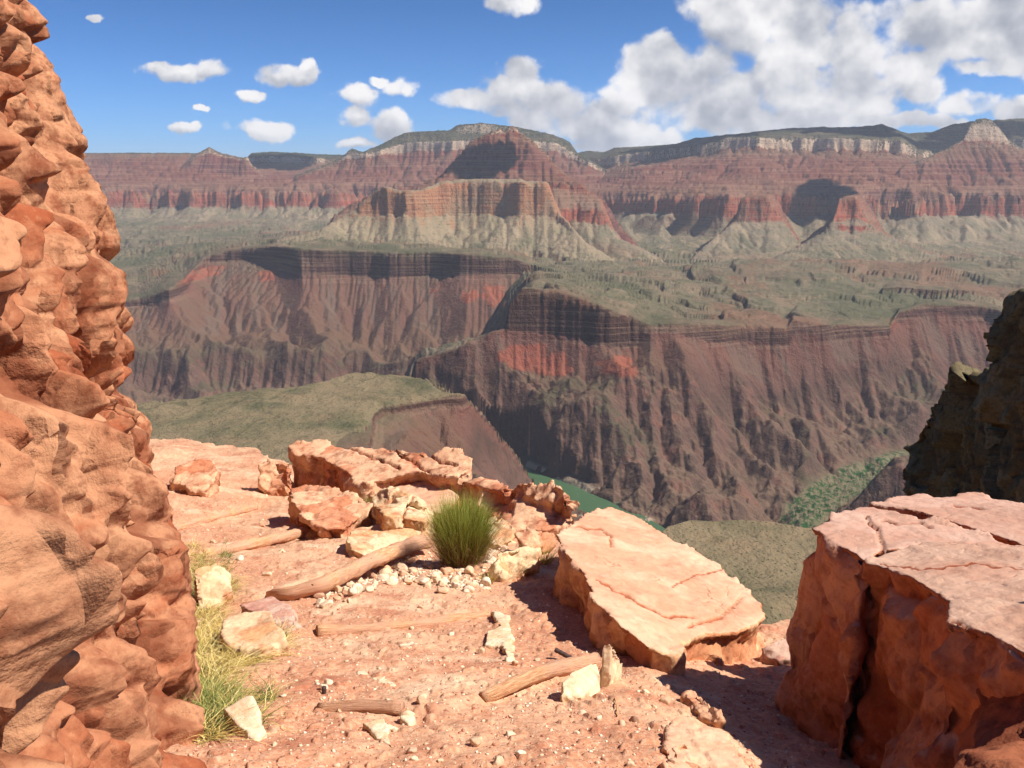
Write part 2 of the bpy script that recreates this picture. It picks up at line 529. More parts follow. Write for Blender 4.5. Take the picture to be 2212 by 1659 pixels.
layer('far_temple', .5, [
 (900,[(640,400,8600),(1330,400,8600)]),
 (1080,[(640,390,9000),(700,380,9050),(1000,372,9050),(1200,372,9000),(1330,385,8900)]),
 (1150,[(640,380,9100),(710,366,9200),(800,362,9200),(1000,350,9200),(1130,350,9150),(1200,352,9150),(1260,366,9150),(1330,382,9000)]),
 (1240,[(640,379,9200),(720,352,9400),(745,342,9400),(820,332,9400),(900,325,9400),(1000,322,9400),(1130,322,9350),(1200,325,9350),(1248,345,9300),(1330,381,9100)]),
 (1350,[(640,378,9220),(720,351,9420),(742,337,9420),(820,324,9420),(880,306,9420),(1000,302,9420),(1130,300,9370),(1200,307,9370),(1246,332,9320),(1330,380,9120)]),
 (1410,[(640,377,9300),(720,350,9500),(740,335,9500),(762,320,9450),(785,329,9500),(820,315,9550),(870,295,9600),(960,290,9600),(1100,288,9600),(1200,300,9550),(1235,312,9500),(1250,332,9400),(1330,379,9200)]),
 (1440,[(640,377,9310),(720,350,9510),(740,335,9510),(760,319,9500),(785,328,9510),(820,312,9600),(868,288,9700),(880,285,9700),(970,281,9720),(986,270,9720),(1040,265,9720),(1080,268,9720),(1150,279,9720),(1200,292,9700),(1232,306,9600),(1250,331,9500),(1330,379,9300)]),
], [(60,-5,1450),(900,-400,1200)])

layer('pyramid', .45, [
 (800,[(700,470,6000),(1320,450,6000)]),
 (880,[(715,465,6150),(780,440,6200),(860,425,6200),(950,392,6350),(1200,394,6350),(1300,425,6300),(1330,450,6300)]),
 (960,[(718,462,6300),(780,434,6350),(860,418,6400),(935,386,6500),(1000,372,6480),(1160,370,6480),(1215,380,6480),(1300,422,6400)]),
 (1100,[(722,460,6400),(780,431,6450),(820,414,6500),(900,402,6600),(948,382,6680),(975,350,6700),(990,336,6680),(1150,332,6660),(1180,345,6680),(1208,370,6600),(1300,420,6500)]),
 (1160,[(722,460,6410),(780,431,6460),(820,413,6520),(900,401,6620),(950,378,6700),(982,336,6760),(1005,312,6760),(1040,308,6740),(1140,308,6740),(1165,322,6760),(1185,344,6720),(1210,369,6620),(1300,420,6510)]),
 (1260,[(722,460,6420),(780,431,6470),(820,413,6530),(900,401,6630),(952,377,6720),(985,335,6800),(1012,304,6850),(1040,291,6900),(1060,283,6900),(1078,277,6950),(1090,281,6950),(1098,271,6950),(1108,272,6950),(1118,282,6950),(1145,300,6900),(1165,318,6850),(1190,344,6750),(1215,370,6650),(1300,420,6520)]),
], [(60,-20,1100),(700,-330,900)])

layer('shoulder', .5, [
 (500,[(1130,560,5200),(1460,580,5000)]),
 (600,[(1130,540,5600),(1250,515,5700),(1330,520,5700),(1400,550,5400),(1460,580,5100)]),
 (700,[(1130,470,6200),(1180,450,6250),(1230,446,6250),(1268,446,6250),(1300,470,6150),(1350,520,5850),(1460,579,5120)]),
 (870,[(1130,395,6270),(1180,392,6280),(1255,393,6280),(1268,402,6280),(1276,440,6270),(1300,467,6170),(1350,518,5870),(1460,578,5140)]),
 (890,[(1130,390,6400),(1180,388,6400),(1255,391,6380),(1270,401,6330),(1278,440,6290),(1300,467,6200),(1350,518,5900),(1460,578,5160)]),
], [(400,-60,880),(800,-380,700)])

layer('butte', .55, [
 (490,[(400,575,4950),(700,575,4950),(1150,590,4900),(1420,615,4350)]),
 (500,[(400,552,5050),(560,533,5080),(640,524,5120),(700,540,5150),(1000,541,5160),(1150,556,5100),(1250,580,4800),(1400,600,4550)]),
 (590,[(500,545,5070),(640,518,5200),(700,508,5270),(760,496,5370),(1000,503,5390),(1150,508,5370),(1250,545,5040),(1400,596,4640)]),
 (700,[(500,544,5060),(640,514,5250),(690,500,5330),(730,482,5430),(775,466,5520),(830,463,5540),(1000,462,5560),(1180,463,5560),(1205,478,5500),(1260,522,5200),(1330,566,4950),(1400,592,4700)]),
 (765,[(500,543,5070),(640,513,5260),(690,497,5350),(730,478,5440),(775,455,5540),(830,435,5565),(1000,432,5580),(1185,434,5580),(1200,460,5530),(1260,520,5220),(1330,565,4960),(1400,591,4710)]),
 (860,[(500,543,5080),(640,512,5270),(690,496,5360),(730,477,5450),(765,457,5550),(790,433,5570),(812,413,5590),(835,401,5590),(852,406,5590),(870,412,5600),(905,410,5600),(960,392,5610),(1060,388,5610),(1182,393,5600),(1194,430,5590),(1203,459,5540),(1260,519,5230),(1330,564,4970),(1400,590,4720)]),
 (880,[(500,543,5090),(640,512,5290),(690,496,5400),(730,477,5500),(765,457,5600),(790,432,5640),(812,412,5650),(835,400,5640),(852,405,5650),(870,411,5680),(905,409,5690),(960,390,5750),(1060,386,5760),(1182,391,5700),(1194,429,5650),(1203,458,5590),(1260,519,5260),(1330,564,5000),(1400,590,4750)]),
], [(600,-40,890),(900,-300,600)])

layer('promontory', .4, [
 (495,[(1560,600,4600),(2212,620,4400)]),
 (505,[(1560,592,4700),(1700,578,4850),(1850,592,4800),(1950,590,4800),(2100,590,4800),(2212,600,4600)]),
 (600,[(1620,580,4900),(1700,548,5150),(1780,518,5350),(1840,522,5350),(1900,528,5350),(2000,548,5250),(2120,590,5000)]),
 (690,[(1630,578,4950),(1720,532,5350),(1785,500,5600),(1885,504,5600),(1930,515,5560),(2000,543,5300),(2120,588,5050)]),
 (725,[(1630,578,4960),(1720,531,5370),(1780,498,5610),(1788,482,5625),(1885,482,5625),(1895,500,5610),(1930,514,5570),(2000,542,5310),(2120,588,5060)]),
 (740,[(1630,578,4980),(1720,531,5390),(1782,497,5640),(1794,479,5670),(1875,479,5670),(1897,499,5640),(1930,514,5590),(2000,542,5330),(2120,588,5080)]),
 (870,[(1630,578,4990),(1720,531,5400),(1783,497,5660),(1798,472,5690),(1812,426,5710),(1850,425,5720),(1868,450,5700),(1882,478,5680),(1899,499,5650),(1930,514,5600),(2000,542,5340),(2120,588,5090)]),
 (880,[(1630,578,5100),(1720,531,5500),(1783,496,5800),(1800,470,5850),(1814,420,6500),(1870,418,6600),(1890,450,6300),(1904,490,6000),(1930,514,5700),(2000,542,5440),(2120,588,5190)]),
], [(600,-40,890),(700,-300,700)])

layer('promontory', .4, [
 (505,[(1450,600,4700),(1800,600,4700)]),
 (600,[(1480,575,5200),(1560,545,5450),(1640,540,5500),(1760,570,5300)]),
 (700,[(1480,574,5220),(1560,500,5900),(1595,478,6050),(1690,478,6050),(1720,515,5850),(1760,568,5320)]),
 (870,[(1480,574,5240),(1560,499,5920),(1592,474,6070),(1605,424,6100),(1655,423,6100),(1672,440,6100),(1692,476,6070),(1720,514,5870),(1760,568,5340)]),
 (880,[(1480,574,5300),(1560,499,6000),(1596,470,6200),(1606,420,6600),(1675,419,6700),(1700,470,6300),(1720,514,5900),(1760,568,5400)]),
], [(300,-40,890),(700,-300,700)])

layer('white_temple', .4, [
 (870,[(1790,420,6350),(2600,420,6350)]),
 (900,[(1790,419,6450),(1900,410,6500),(2212,408,6500),(2600,408,6500)]),
 (1000,[(1790,418,6460),(1860,410,6550),(1900,396,6650),(1980,383,6700),(2212,380,6700),(2600,385,6700)]),
 (1090,[(1790,417,6480),(1870,405,6600),(1920,386,6800),(1945,366,6900),(2212,362,6900),(2600,362,6900)]),
 (1150,[(1790,416,6500),(1870,404,6610),(1930,382,6850),(1950,356,6950),(1985,349,7000),(2212,350,6950),(2600,350,6950)]),
 (1240,[(1790,416,6520),(1870,404,6620),(1930,381,6870),(1950,355,7000),(1990,345,7050),(2040,325,7250),(2084,302,7380),(2168,302,7380),(2212,322,7350),(2300,345,7300)]),
 (1350,[(1790,416,6530),(1870,404,6630),(1930,381,6880),(1950,355,7010),(1990,344,7070),(2040,324,7270),(2082,300,7400),(2092,272,7420),(2152,272,7420),(2168,290,7410),(2174,300,7400),(2212,321,7370),(2300,344,7320)]),
 (1400,[(1790,416,6560),(1870,404,6650),(1930,381,6900),(1950,355,7050),(1990,344,7090),(2040,324,7290),(2084,300,7420),(2096,265,7460),(2108,255,7480),(2130,252,7480),(2142,258,7480),(2155,270,7460),(2170,290,7430),(2176,300,7420),(2212,321,7390),(2300,344,7340)]),
], [(40,-10,1400),(900,-400,1100)])

# orange and red shale exposures: (px, py, half width px, half height px, distance)
OR = [(755,632,62,17,4000),(920,642,45,15,4000),(1065,640,28,22,4100),(1010,650,25,18,4000),(560,600,28,14,4500),(430,594,30,12,4600),
      (1145,775,62,24,2870),(1200,785,34,26,2870),(1328,782,42,18,2860),(1110,765,40,18,2880),(2005,728,30,16,2950),(2045,715,24,14,2980),(1450,545,14,10,5000),(1462,560,20,10,4900)]

def remap(nm, fn):
    for i, (n, w_, kn, tl) in enumerate(LAY):
        if n == nm:
            LAY[i] = (n, w_, [(S, [((q[0], q[1], fn(k, q)) + tuple(q[3:])) if q[2] > 0 else q for q in pts]) for k, (S, pts) in enumerate(kn)], tl)


remap('white_temple', lambda k, q: 7200 + (q[2] - 6350) * .9)
remap('far_temple', lambda k, q: q[2] + 350)
remap('mesa', lambda k, q: q[2] if k < 3 else q[2] * .985)

UMAX = .74
NU, NR = 1560, 1050
u_g = np.linspace(-UMAX, UMAX, NU)
UT = np.linspace(-.95, .95, 8000)
Z1 = lambda a: a
tabs = []
for (nm, wp, kn, tl) in LAY:
    Ys, Zs, Ss = [], [], []
    for (S, pts) in kn:
        U_, Y_, Zz, Sv = [], [], [], []
        for pt in pts:
            px, py, d = pt[:3]
            Sv.append(float(pt[3] if len(pt) > 3 else S))
            u, v = uv(px, py)
            if d > 0: Y = d; z = v * d
            else: z = d; Y = d / v
            U_.append(u); Y_.append(Y); Zz.append(z)
        U_ = np.maximum.accumulate(np.array(U_) + np.arange(len(U_)) * 1e-6)
        Ys.append(np.interp(UT, U_, Y_)); Zs.append(np.interp(UT, U_, Zz)); Ss.append(np.interp(UT, U_, Sv))
    for (dY, dz, S) in tl:
        Ys.append(Ys[-1] + dY); Zs.append(Zs[-1] + dz); Ss.append(np.full(UT.shape, float(S)))
    for k in range(1, len(Ys)):
        Ys[k] = np.maximum(Ys[k], Ys[k - 1] + 4.0)
    # the ends of a landform sink below the ground
    narrow = nm not in ('plateau', 'gorge_floor', 'gorge_wall', 'tonto_slopes')
    sink = np.zeros(UT.shape)
    if narrow:
        a0 = max(uv(p[0][0], p[0][1])[0] for S_, p in kn[1:])
        a1 = min(uv(p[-1][0], p[-1][1])[0] for S_, p in kn[1:])
        if nm in ('ridge', 'mesa', 'white_temple'): a1 = 9
        
        sink = np.maximum(a0 - UT, 0) * 9000 + np.maximum(UT - a1, 0) * 9000
    tabs.append((nm, wp, np.array(Ys), np.array(Zs), np.array(Ss), sink))
LNAMES = []
for t in tabs:
    if t[0] not in LNAMES: LNAMES.append(t[0])


def terrain(u, Y):
    """height, stratum and landform index for plan positions (x = u*Y, y = Y)"""
    x = u * Y
    sc_ = np.clip(Y / 5500.0, .22, 1.25)
    gor = np.clip((Y - 4600) / 900, 0, 1)
    wy = ((rid2(x / (820 * sc_), Y / (820 * sc_), 3, 5) - .55) * gor + fbm2(x / (620 * sc_), Y / (900 * sc_), 3, 6, .45) * 1.1 * (1 - gor)) * 230 * sc_
    wy += (rid2(x / (190 * sc_), Y / (260 * sc_), 3, 9) - .5) * (13 + 17 * gor) * sc_
    wy += fbm2(x / (90 * sc_), Y / (90 * sc_), 4, 12, .6) * 18 * sc_
    lowf = np.clip((Y - 4800) / 800, 0, 1)
    wy += lowf * ((rid2(x / 560, Y / 900, 2, 33) - .5) * 190)
    wx = fbm2(x / (330 * sc_), Y / (330 * sc_), 3, 21) * 60 * sc_
    z = np.full(x.shape, -2000.0); S = np.zeros(x.shape); idx = np.zeros(x.shape, dtype=np.int16)
    for li, (nm, wp, TY, TZ, TS, sink) in enumerate(tabs):
        ua = u + wx * wp / Y
        Ya = Y + wy * wp
        f = (ua + .95) / 1.9 * (len(UT) - 1)
        f = np.clip(f, 0, len(UT) - 1.001)
        i0 = f.astype(np.int32)
        K = len(TY)
        tz = TZ[0][i0] - (TY[0][i0] - Ya) * (.5 if li == 0 else 3.0)
        tS = TS[0][i0]
        for k in range(K - 1):
            y0 = TY[k][i0]; y1 = TY[k + 1][i0]
            t = (Ya - y0) / (y1 - y0)
            m = t > 0
            t = np.clip(t, 0, 1)
            tz = np.where(m, TZ[k][i0] * (1 - t) + TZ[k + 1][i0] * t, tz)
            tS = np.where(m, TS[k][i0] * (1 - t) + TS[k + 1][i0] * t, tS)
        m = Ya > TY[-1][i0]
        if nm != 'tonto_slopes':
            tz = np.where(m, TZ[-1][i0] - (Ya - TY[-1][i0]) * .4, tz)
        tz = tz - sink[i0]
        b = tz > z
        z = np.where(b, tz, z); S = np.where(b, tS, S); idx = np.where(b, li, idx)
    return z, S, idx


def erode(x0, x1, y0, y1, cell, iters, K, seed, talus):
    """running water on the bare landforms: steepest descent flow, gathered over the
    iterations, cuts dendritic gullies; hard beds resist, soft slopes relax to scree"""
    xs = np.arange(x0, x1, cell); ys = np.arange(y0, y1, cell)
    X, Y = np.meshgrid(xs, ys)
    z, S, idx = terrain(X / Y, Y)
    z0 = z.copy()
    ny, nx = z.shape
    soft = np.interp(S, [0, 200, 300, 340, 395, 405, 466, 474, 560, 690, 702, 868, 880, 1150, 1235, 1245, 1352, 1460],
                     [.9, 1.0, .5, .42, .42, .09, .10, .5, .42, .42, .10, .10, .35, .35, .6, .04, .3, .12])
    tal = np.interp(S, [0, 300, 340, 395, 405, 466, 474, 690, 702, 868, 880, 1235, 1245, 1352, 1460],
                    [.88, .88, .72, .72, 6, 6, .62, .66, 6, 6, .9, .9, 6, 1.0, .9]) * cell * talus
    z = z + fbm2(X / (cell * 5), Y / (cell * 5), 4, seed, .6) * cell * .55
    g = np.clip((398 - S) / 60, 0, 1) * np.clip((S - 20) / 60, 0, 1)
    wob = fbm2(X / 200, Y / 200, 3, 41) * 70
    z = z + g * ((rid2((X * .8 + Y * .6 + wob) / 430, (-X * .6 + Y * .8) / 1300, 3, 44, .5) - .6) * 105 + (rid2((X + wob) / 170, Y / 260, 3, 45, .5) - .6) * 40)
    A = np.ones(z.size)
    base = np.arange(z.size).reshape(ny, nx)
    offs = [(-1, 0, 1.), (1, 0, 1.), (0, -1, 1.), (0, 1, 1.), (-1, -1, 1.414), (-1, 1, 1.414), (1, -1, 1.414), (1, 1, 1.414)]
    rain = np.ones(z.size)
    edge_m = np.zeros((ny, nx), bool); edge_m[[0, -1], :] = True; edge_m[:, [0, -1]] = True
    for it in range(iters):
        zp = np.pad(z, 1, mode='edge')
        bs = np.zeros_like(z); bz = z.copy(); bi = base.copy()
        for dy, dx, L in offs:
            nb = zp[1 + dy:1 + dy + ny, 1 + dx:1 + dx + nx]
            sl_ = (z - nb) / L
            m = sl_ > bs
            bs = np.where(m, sl_, bs); bz = np.where(m, nb, bz)
            bi = np.where(m, base + dy * nx + dx, bi)
        bi = np.clip(bi, 0, z.size - 1)
        mv = bs.ravel() > 0
        A = rain + np.bincount(bi.ravel()[mv], weights=A[mv], minlength=z.size)
        A = np.minimum(A, 3000.)
        cut = K * soft * np.sqrt(A.reshape(ny, nx)) * bs
        cut = np.minimum(cut, (z - bz) * .45)
        cut[edge_m] = 0
        z = z - cut
        if it % 2 == 0:
            zp = np.pad(z, 1, mode='edge'); mvv = np.zeros_like(z)
            for dy, dx, L in offs[:4]:
                nb = zp[1 + dy:1 + dy + ny, 1 + dx:1 + dx + nx]
                dlt = z - nb
                mvv -= np.clip(dlt - tal, 0, None) * .12
                mvv += np.clip(-dlt - tal, 0, None) * .12
            mvv[edge_m] = 0
            z = z + np.clip(mvv, -cell, cell)
    d = z - z0
    fx = np.minimum(np.arange(nx), np.arange(nx)[::-1]) / 12.0
    fy = np.minimum(np.arange(ny), np.arange(ny)[::-1]) / 12.0
    d = d * np.clip(fx, 0, 1)[None, :] * np.clip(fy, 0, 1)[:, None]
    d = np.clip(d, -110, 70)
    flow = np.log1p(A.reshape(ny, nx))
    return (x0, y0, cell, d, flow)


def samp(g, x, Y, k=3):
    x0, y0, cell = g[:3]
    a = g[k]
    fx = (x - x0) / cell; fy = (Y - y0) / cell
    ok = (fx > 0) & (fx < a.shape[1] - 1.01) & (fy > 0) & (fy < a.shape[0] - 1.01)
    fx = np.clip(fx, 0, a.shape[1] - 1.01); fy = np.clip(fy, 0, a.shape[0] - 1.01)
    i = fx.astype(np.int32); j = fy.astype(np.int32); fx = fx - i; fy = fy - j
    r = (a[j, i] * (1 - fx) + a[j, i + 1] * fx) * (1 - fy) + (a[j + 1, i] * (1 - fx) + a[j + 1, i + 1] * fx) * fy
    return np.where(ok, r, 0)


import time as _t
_t0 = _t.time()
EG = [erode(-2300, 2500, 1250, 5400, 9.0, 170, .0085, 5, .92), erode(-5600, 6400, 5200, 10400, 19.0, 130, .012, 6, 1.0)]
print('erosion', _t.time() - _t0)


def detail(x, Y, z, S, idx):
    """gullies, buttresses and ledges on top of the landforms"""
    sc_ = np.clip(Y / 5000.0, .3, 1.3)
    for g_ in EG:
        z = z + samp(g_, x, Y) * (1 - .85 * np.clip((S - 1236) / 8, 0, 1))
    g = np.clip((400 - S) / 100, 0, 1)
    z = z + g * (fbm2(x / 26, Y / 26, 4, 49, .6) * 7 + (rid2(x / 70 + Y / 90, Y / 60, 3, 50) - .55) * 10) * np.where(idx == 0, .35, 1.0)
    s5 = np.clip((S - 480) / 60, 0, 1)
    z = z + s5 * fbm2(x / 60, Y / 60, 4, 61, .55) * 7 * sc_
    # ledges: steps in every bedded rock, weaker in the shales
    for (h, am, lo, hi) in ((24, .95, 690, 1260), (9, .8, 560, 1260), (46, .8, 880, 1180), (7, .6, 560, 700), (15, .7, 400, 470), (20, .7, 1250, 1460)):
        wgt = np.clip((S - lo) / 20, 0, 1) * np.clip((hi - S) / 20, 0, 1)
        ph = fbm2(x / 900, Y / 900, 2, int(h) + 70) * h * .7
        zz = (z + ph) * 2 * math.pi / h
        z = z - wgt * am * h / (2 * math.pi) * np.sin(zz)
    # low broken scarps on the far benches
    fb = (idx > 3) * np.clip((S - 466) / 6, 0, 1) * np.clip((540 - S) / 20, 0, 1)
    for (wl, hgt_, sd_) in ((640, 17, 401), (980, 22, 405), (420, 10, 409)):
        t_ = fbm2(x / wl, Y / (wl * 1.5), 4, sd_, .5)
        z = z + fb * hgt_ * (sstep(t_, .02, .035) - .5)
    # rolling plain, pebbly surface
    fl = np.clip((S - 462) / 6, 0, 1) * (S < 560)
    z = z + fl * (fbm2(x / 150, Y / 150, 4, 81) * 9 * np.clip(Y / 2000, .5, 2))
    z = z + fbm2(x / 17, Y / 17, 2, 85) * 1.3 * sc_
    return z


# adaptive rows: follow the ground as it is seen, so that cliffs get their share of the mesh
Yd = np.geomspace(420, 13500, 2600)
uc = u_g[::4]
if uc[-1] != u_g[-1]: uc = np.append(uc, u_g[-1])
Uc, Yc = np.meshgrid(uc, Yd, indexing='ij')
zc, Sc, ic = terrain(Uc, Yc)
ang = np.arctan2(zc, Yc)
vis = np.maximum.accumulate(ang, axis=1)
seen = (ang > vis - .004).astype(float)
d1 = np.abs(np.diff(ang, axis=1)) * (.25 + .75 * seen[:, 1:])
d2 = np.diff(np.log(Yd))[None, :]
arc = np.cumsum(np.concatenate([np.zeros((len(uc), 1)), d1 + d2 * .045], axis=1), axis=1)
ker = np.ones(5) / 5
arc /= arc[:, -1:]
t_ = np.linspace(0, 1, NR)
rows = np.array([np.interp(t_, arc[i], Yd) for i in range(len(uc))])
for k in range(16):       # soften between neighbouring columns
    rows[1:-1] = (rows[:-2] + rows[1:-1] * 2 + rows[2:]) / 4
YY = np.array([np.interp(u_g, uc, rows[:, j]) for j in range(NR)])       # NR x NU
YY = np.vstack([YY, np.full((1, NU), 16000.), np.full((1, NU), 34000.)])
UU = np.broadcast_to(u_g[None, :], YY.shape).copy()
zz, SS_, II = [], [], []
for a in range(0, YY.shape[0], 150):
    z_, S_, i_ = terrain(UU[a:a+150], YY[a:a+150])
    z_ = detail(UU[a:a+150] * YY[a:a+150], YY[a:a+150], z_, S_, i_)
    zz.append(z_); SS_.append(S_); II.append(i_)
ZZ = np.vstack(zz); SS_ = np.vstack(SS_); II = np.vstack(II)
XX = UU * YY

# river and creek: courses in plan
RIV = [(-2600, 3300), (-1300, 3050), (-500, 2850)] + [tuple(at(px, py, z=-900.)[:2]) for px, py in ((1100,1012),(1150,1036),(1220,1063),(1300,1100),(1390,1155))] + [(480, 1980), (700, 1850), (1500, 1780), (3200, 2000)]
CRK = [tuple(at(px, py, z=z)[:2]) for px, py, z in ((1640,1175,-895.),(1715,1125,-893.),(1755,1085,-888.),(1805,1050,-880.),(1850,1022,-874.),(1960,985,-866.))] + [(1900, 3000), (2300, 3300)]


def pdist(px_, py_, pts):
    best = np.full(px_.shape, 1e9)
    for (a, b), (c, d) in zip(pts[:-1], pts[1:]):
        dx, dy = c - a, d - b
        t = np.clip(((px_ - a) * dx + (py_ - b) * dy) / (dx * dx + dy * dy), 0, 1)
        best = np.minimum(best, np.hypot(px_ - a - t * dx, py_ - b - t * dy))
    return best


near_r = (YY > 1500) & (YY < 3600)
rd = np.where(near_r, pdist(XX, YY, RIV), 1e6)
bank = sstep(rd + fbm2(XX / 60, YY / 60, 3, 5) * 14, 40, 68)
ZZ = np.where((rd < 90) , np.minimum(ZZ, -912 + bank * 19 + np.maximum(rd - 55, 0) * .5), ZZ)
cd = np.where(near_r, pdist(XX, YY, CRK), 1e6)
cz = -897 + np.clip((YY - 2150) / 500, 0, 1) * 26
cw = np.clip(1 - (cd - 62) / 45, 0, 1)
ZZ = np.where((cw > 0) & (ZZ > cz), ZZ * (1 - cw) + (cz + fbm2(XX / 30, YY / 30, 3, 8) * 1.5) * cw, ZZ)
creek = sstep(cd, 75, 45) * sstep(ZZ, -840, -865)
sand = sstep(rd, 95, 62) * sstep(-ZZ, 880, 890) * (fbm2(XX / 90, YY / 90, 2, 3) > .05)

orange = np.zeros(XX.shape)
for (px, py, rx, ry, d) in OR:
    c = at(px, py, Y=d)
    ax = rx / FD * d
    ez = ry / FD * d
    q = ((XX - c.x) / ax) ** 2 + ((ZZ - c.z) / ez) ** 2 + ((YY - d) / 320) ** 2
    q = q + fbm2(XX / 60, YY / 60 + ZZ / 40, 3, 91) * 1.5
    orange = np.maximum(orange, sstep(q, 1.25, .55))
orange *= np.clip((SS_ - 200) / 60, 0, 1) * (SS_ < 520)

# ------------------------------------------------------------------ rock and ground of the canyon
mt, M = mat('canyon_rock')
S_at = M.attr('strat')
Pos = M.n('ShaderNodeNewGeometry').outputs['Position']
Nrm = M.n('ShaderNodeNewGeometry').outputs['Normal']
nz = M.sep(Nrm)[2]
px_, py_, pz_ = M.sep(Pos)
Sn = M.add(S_at, M.mul(M.sub(M.noise(Pos, .006, 5, .6), .5), 34))
bed_ = M.noise(M.comb(M.mul(px_, .0016), M.mul(py_, .0016), M.mul(pz_, .085)), 1.0, 5, .65)
bed = M.add(M.mul(M.sub(bed_, .5), M.ss(S_at, 385, 408)), .5)
streak = M.noise(M.comb(M.mul(px_, .045), M.mul(py_, .045), M.mul(pz_, .006)), 1.0, 5, .6)
blot = M.noise(Pos, .0055, 6, .6)
fine = M.noise(Pos, .09, 5, .65)
T = 1500.0
cliff = M.ramp(M.m('DIVIDE', Sn, T), [
 (0/T, lin(122,96,84)), (230/T, lin(126,94,82)), (300/T, lin(104,78,68)), (345/T, lin(128,90,78)), (396/T, lin(140,94,80)),
 (410/T, lin(98,70,62)), (462/T, lin(112,82,68)), (480/T, lin(150,128,100)), (640/T, lin(166,146,112)), (690/T, lin(140,108,88)),
 (705/T, lin(176,98,76)), (780/T, lin(196,106,80)), (868/T, lin(188,118,90)), (885/T, lin(120,76,72)), (1000/T, lin(136,82,76)), (1150/T, lin(130,74,70)),
 (1235/T, lin(160,86,68)), (1246/T, lin(236,206,170)), (1345/T, lin(238,214,182)), (1370/T, lin(160,146,122)), (1445/T, lin(196,180,150)), (1460/T, lin(110,106,84))])
flat = M.ramp(M.m('DIVIDE', Sn, T), [
 (0/T, lin(136,112,92)), (200/T, lin(130,106,86)), (300/T, lin(122,102,80)), (345/T, lin(128,96,76)), (400/T, lin(138,98,82)), (455/T, lin(134,112,90)),
 (475/T, lin(140,130,102)), (560/T, lin(146,138,110)), (700/T, lin(158,146,120)), (870/T, lin(150,110,86)), (1000/T, lin(142,88,70)), (1150/T, lin(136,82,66)),
 (1240/T, lin(150,116,90)), (1350/T, lin(104,102,76)), (1400/T, lin(84,92,68)), (1460/T, lin(66,78,58))])
steep = M.ss(M.add(nz, M.mul(M.sub(fine, .5), .22)), .80, .60)
col = M.mix(steep, flat, cliff)
col = M.mix(M.mul(M.attr('tan'), .8), col, M.mix(steep, lin(184,168,132), M.mix(M.ss(blot, .45, .6), lin(214,158,112), lin(200,176,136))))
# dark varnish streaks and pale scars on cliffs
isred = M.mul(M.mul(M.ss(S_at, 690, 715), M.ss(S_at, 890, 865)), M.sub(1.0, M.mul(M.attr('tan'), .75)))
col = M.mix(M.mul(M.mul(steep, isred), M.ss(streak, .50, .66)), col, lin(112,70,60))
col = M.mix(M.mul(M.mul(steep, isred), M.ss(blot, .52, .64, 0, .75)), col, lin(168,140,110))
col = M.mix(M.mul(M.mul(steep, isred), M.ss(blot, .44, .34, 0, .8)), col, lin(214,118,88))
col = M.mix(M.mul(M.mul(M.ss(bed, .48, .66, 0, .36), steep), M.sub(1.0, M.mul(M.mul(M.ss(S_at, 690, 715), M.ss(S_at, 890, 865)), .6))), col, lin(92,66,58), 'MIX')
col = M.mix(M.ss(bed, .56, .38, 0, .35), col, lin(196,164,132), 'MIX')
# scrub on the gentle ground of the lower canyon
scr = M.mul(M.ss(S_at, 330, 430), M.ss(S_at, 760, 640))
scr2 = M.mul(M.ss(nz, .62, .9), scr)
col = M.mix(M.mul(scr2, M.ss(blot, .42, .62, .0, .5)), col, lin(112,116,84))
# talus fans, drawn out down the slope
fan = M.noise(M.comb(M.add(M.mul(px_, .010), M.mul(pz_, .004)), M.mul(py_, .0018), 0.0), 1.0, 5, .62)
col = M.mix(M.mul(M.mul(M.ss(S_at, 500, 540), M.ss(S_at, 720, 690)), M.ss(fan, .52, .62, 0, .6)), col, lin(196,176,140))
col = M.mix(M.mul(M.mul(M.ss(S_at, 330, 350), M.ss(S_at, 410, 395)), M.ss(fan, .50, .60, 0, .65)), col, lin(136,116,98))
gn = M.noise(M.vm('MULTIPLY', Pos, (1, 1, 1)), .012, 6, .66)
low = M.ss(S_at, 330, 290)
col = M.mix(M.mul(low, M.ss(gn, .50, .62, 0, .6)), col, lin(104,86,72))
col = M.mix(M.mul(low, M.ss(gn, .46, .36, 0, .55)), col, lin(160,112,92))
col = M.mix(M.mul(M.mul(low, M.ss(M.noise(Pos, .004, 4, .6), .5, .62, 0, .75)), M.ss(nz, .5, .75)), col, lin(104,98,74))
# shrubs as dots on the near plain
vd = M.voro(Pos, .16)
vsz = M.voro(Pos, .16, out=1)
dots = M.mul(M.ss(vd, .30, .17), M.ss(M.sep(vsz)[0], .25, .45))
pl = M.attr('plain')
dens = M.noise(Pos, .006, 4, .6)
plc = M.mix(M.ss(dens, .38, .6), lin(168,150,114), lin(132,126,92))
plc = M.mix(M.ss(fine, .42, .62, 0, .5), plc, lin(164,146,110))
wsh = M.noise(M.vm('MULTIPLY_ADD', M.noise(Pos, .004, 3, .5, out=1), (300, 300, 0), Pos), .0035, 4, .5)
plc = M.mix(M.ss(M.m('ABSOLUTE', M.sub(wsh, .5)), .012, .0, 0, .55), plc, lin(92,96,66))
plc = M.mix(M.ss(M.noise(Pos, .013, 5, .65), .52, .62, 0, .5), plc, lin(176,150,114))
plc = M.mix(M.mul(dots, .9), plc, lin(70,78,52))
plc = M.mix(M.ss(M.noise(M.comb(M.mul(px_, .5), M.mul(py_, .8), 0.0), .012, 3, .5), .55, .68, 0, .6), plc, lin(92,98,68))
col = M.mix(M.mul(pl, M.ss(nz, .72, .86)), col, plc)
bench = M.mul(M.mul(M.ss(S_at, 440, 470), M.ss(S_at, 620, 520)), M.sub(1.0, pl))
pat = M.noise(M.comb(M.mul(px_, .0016), M.mul(py_, .0010), 0.0), 1.0, 7, .62)
col = M.mix(M.mul(bench, M.ss(pat, .53, .60, 0, .55)), col, lin(158,112,88))
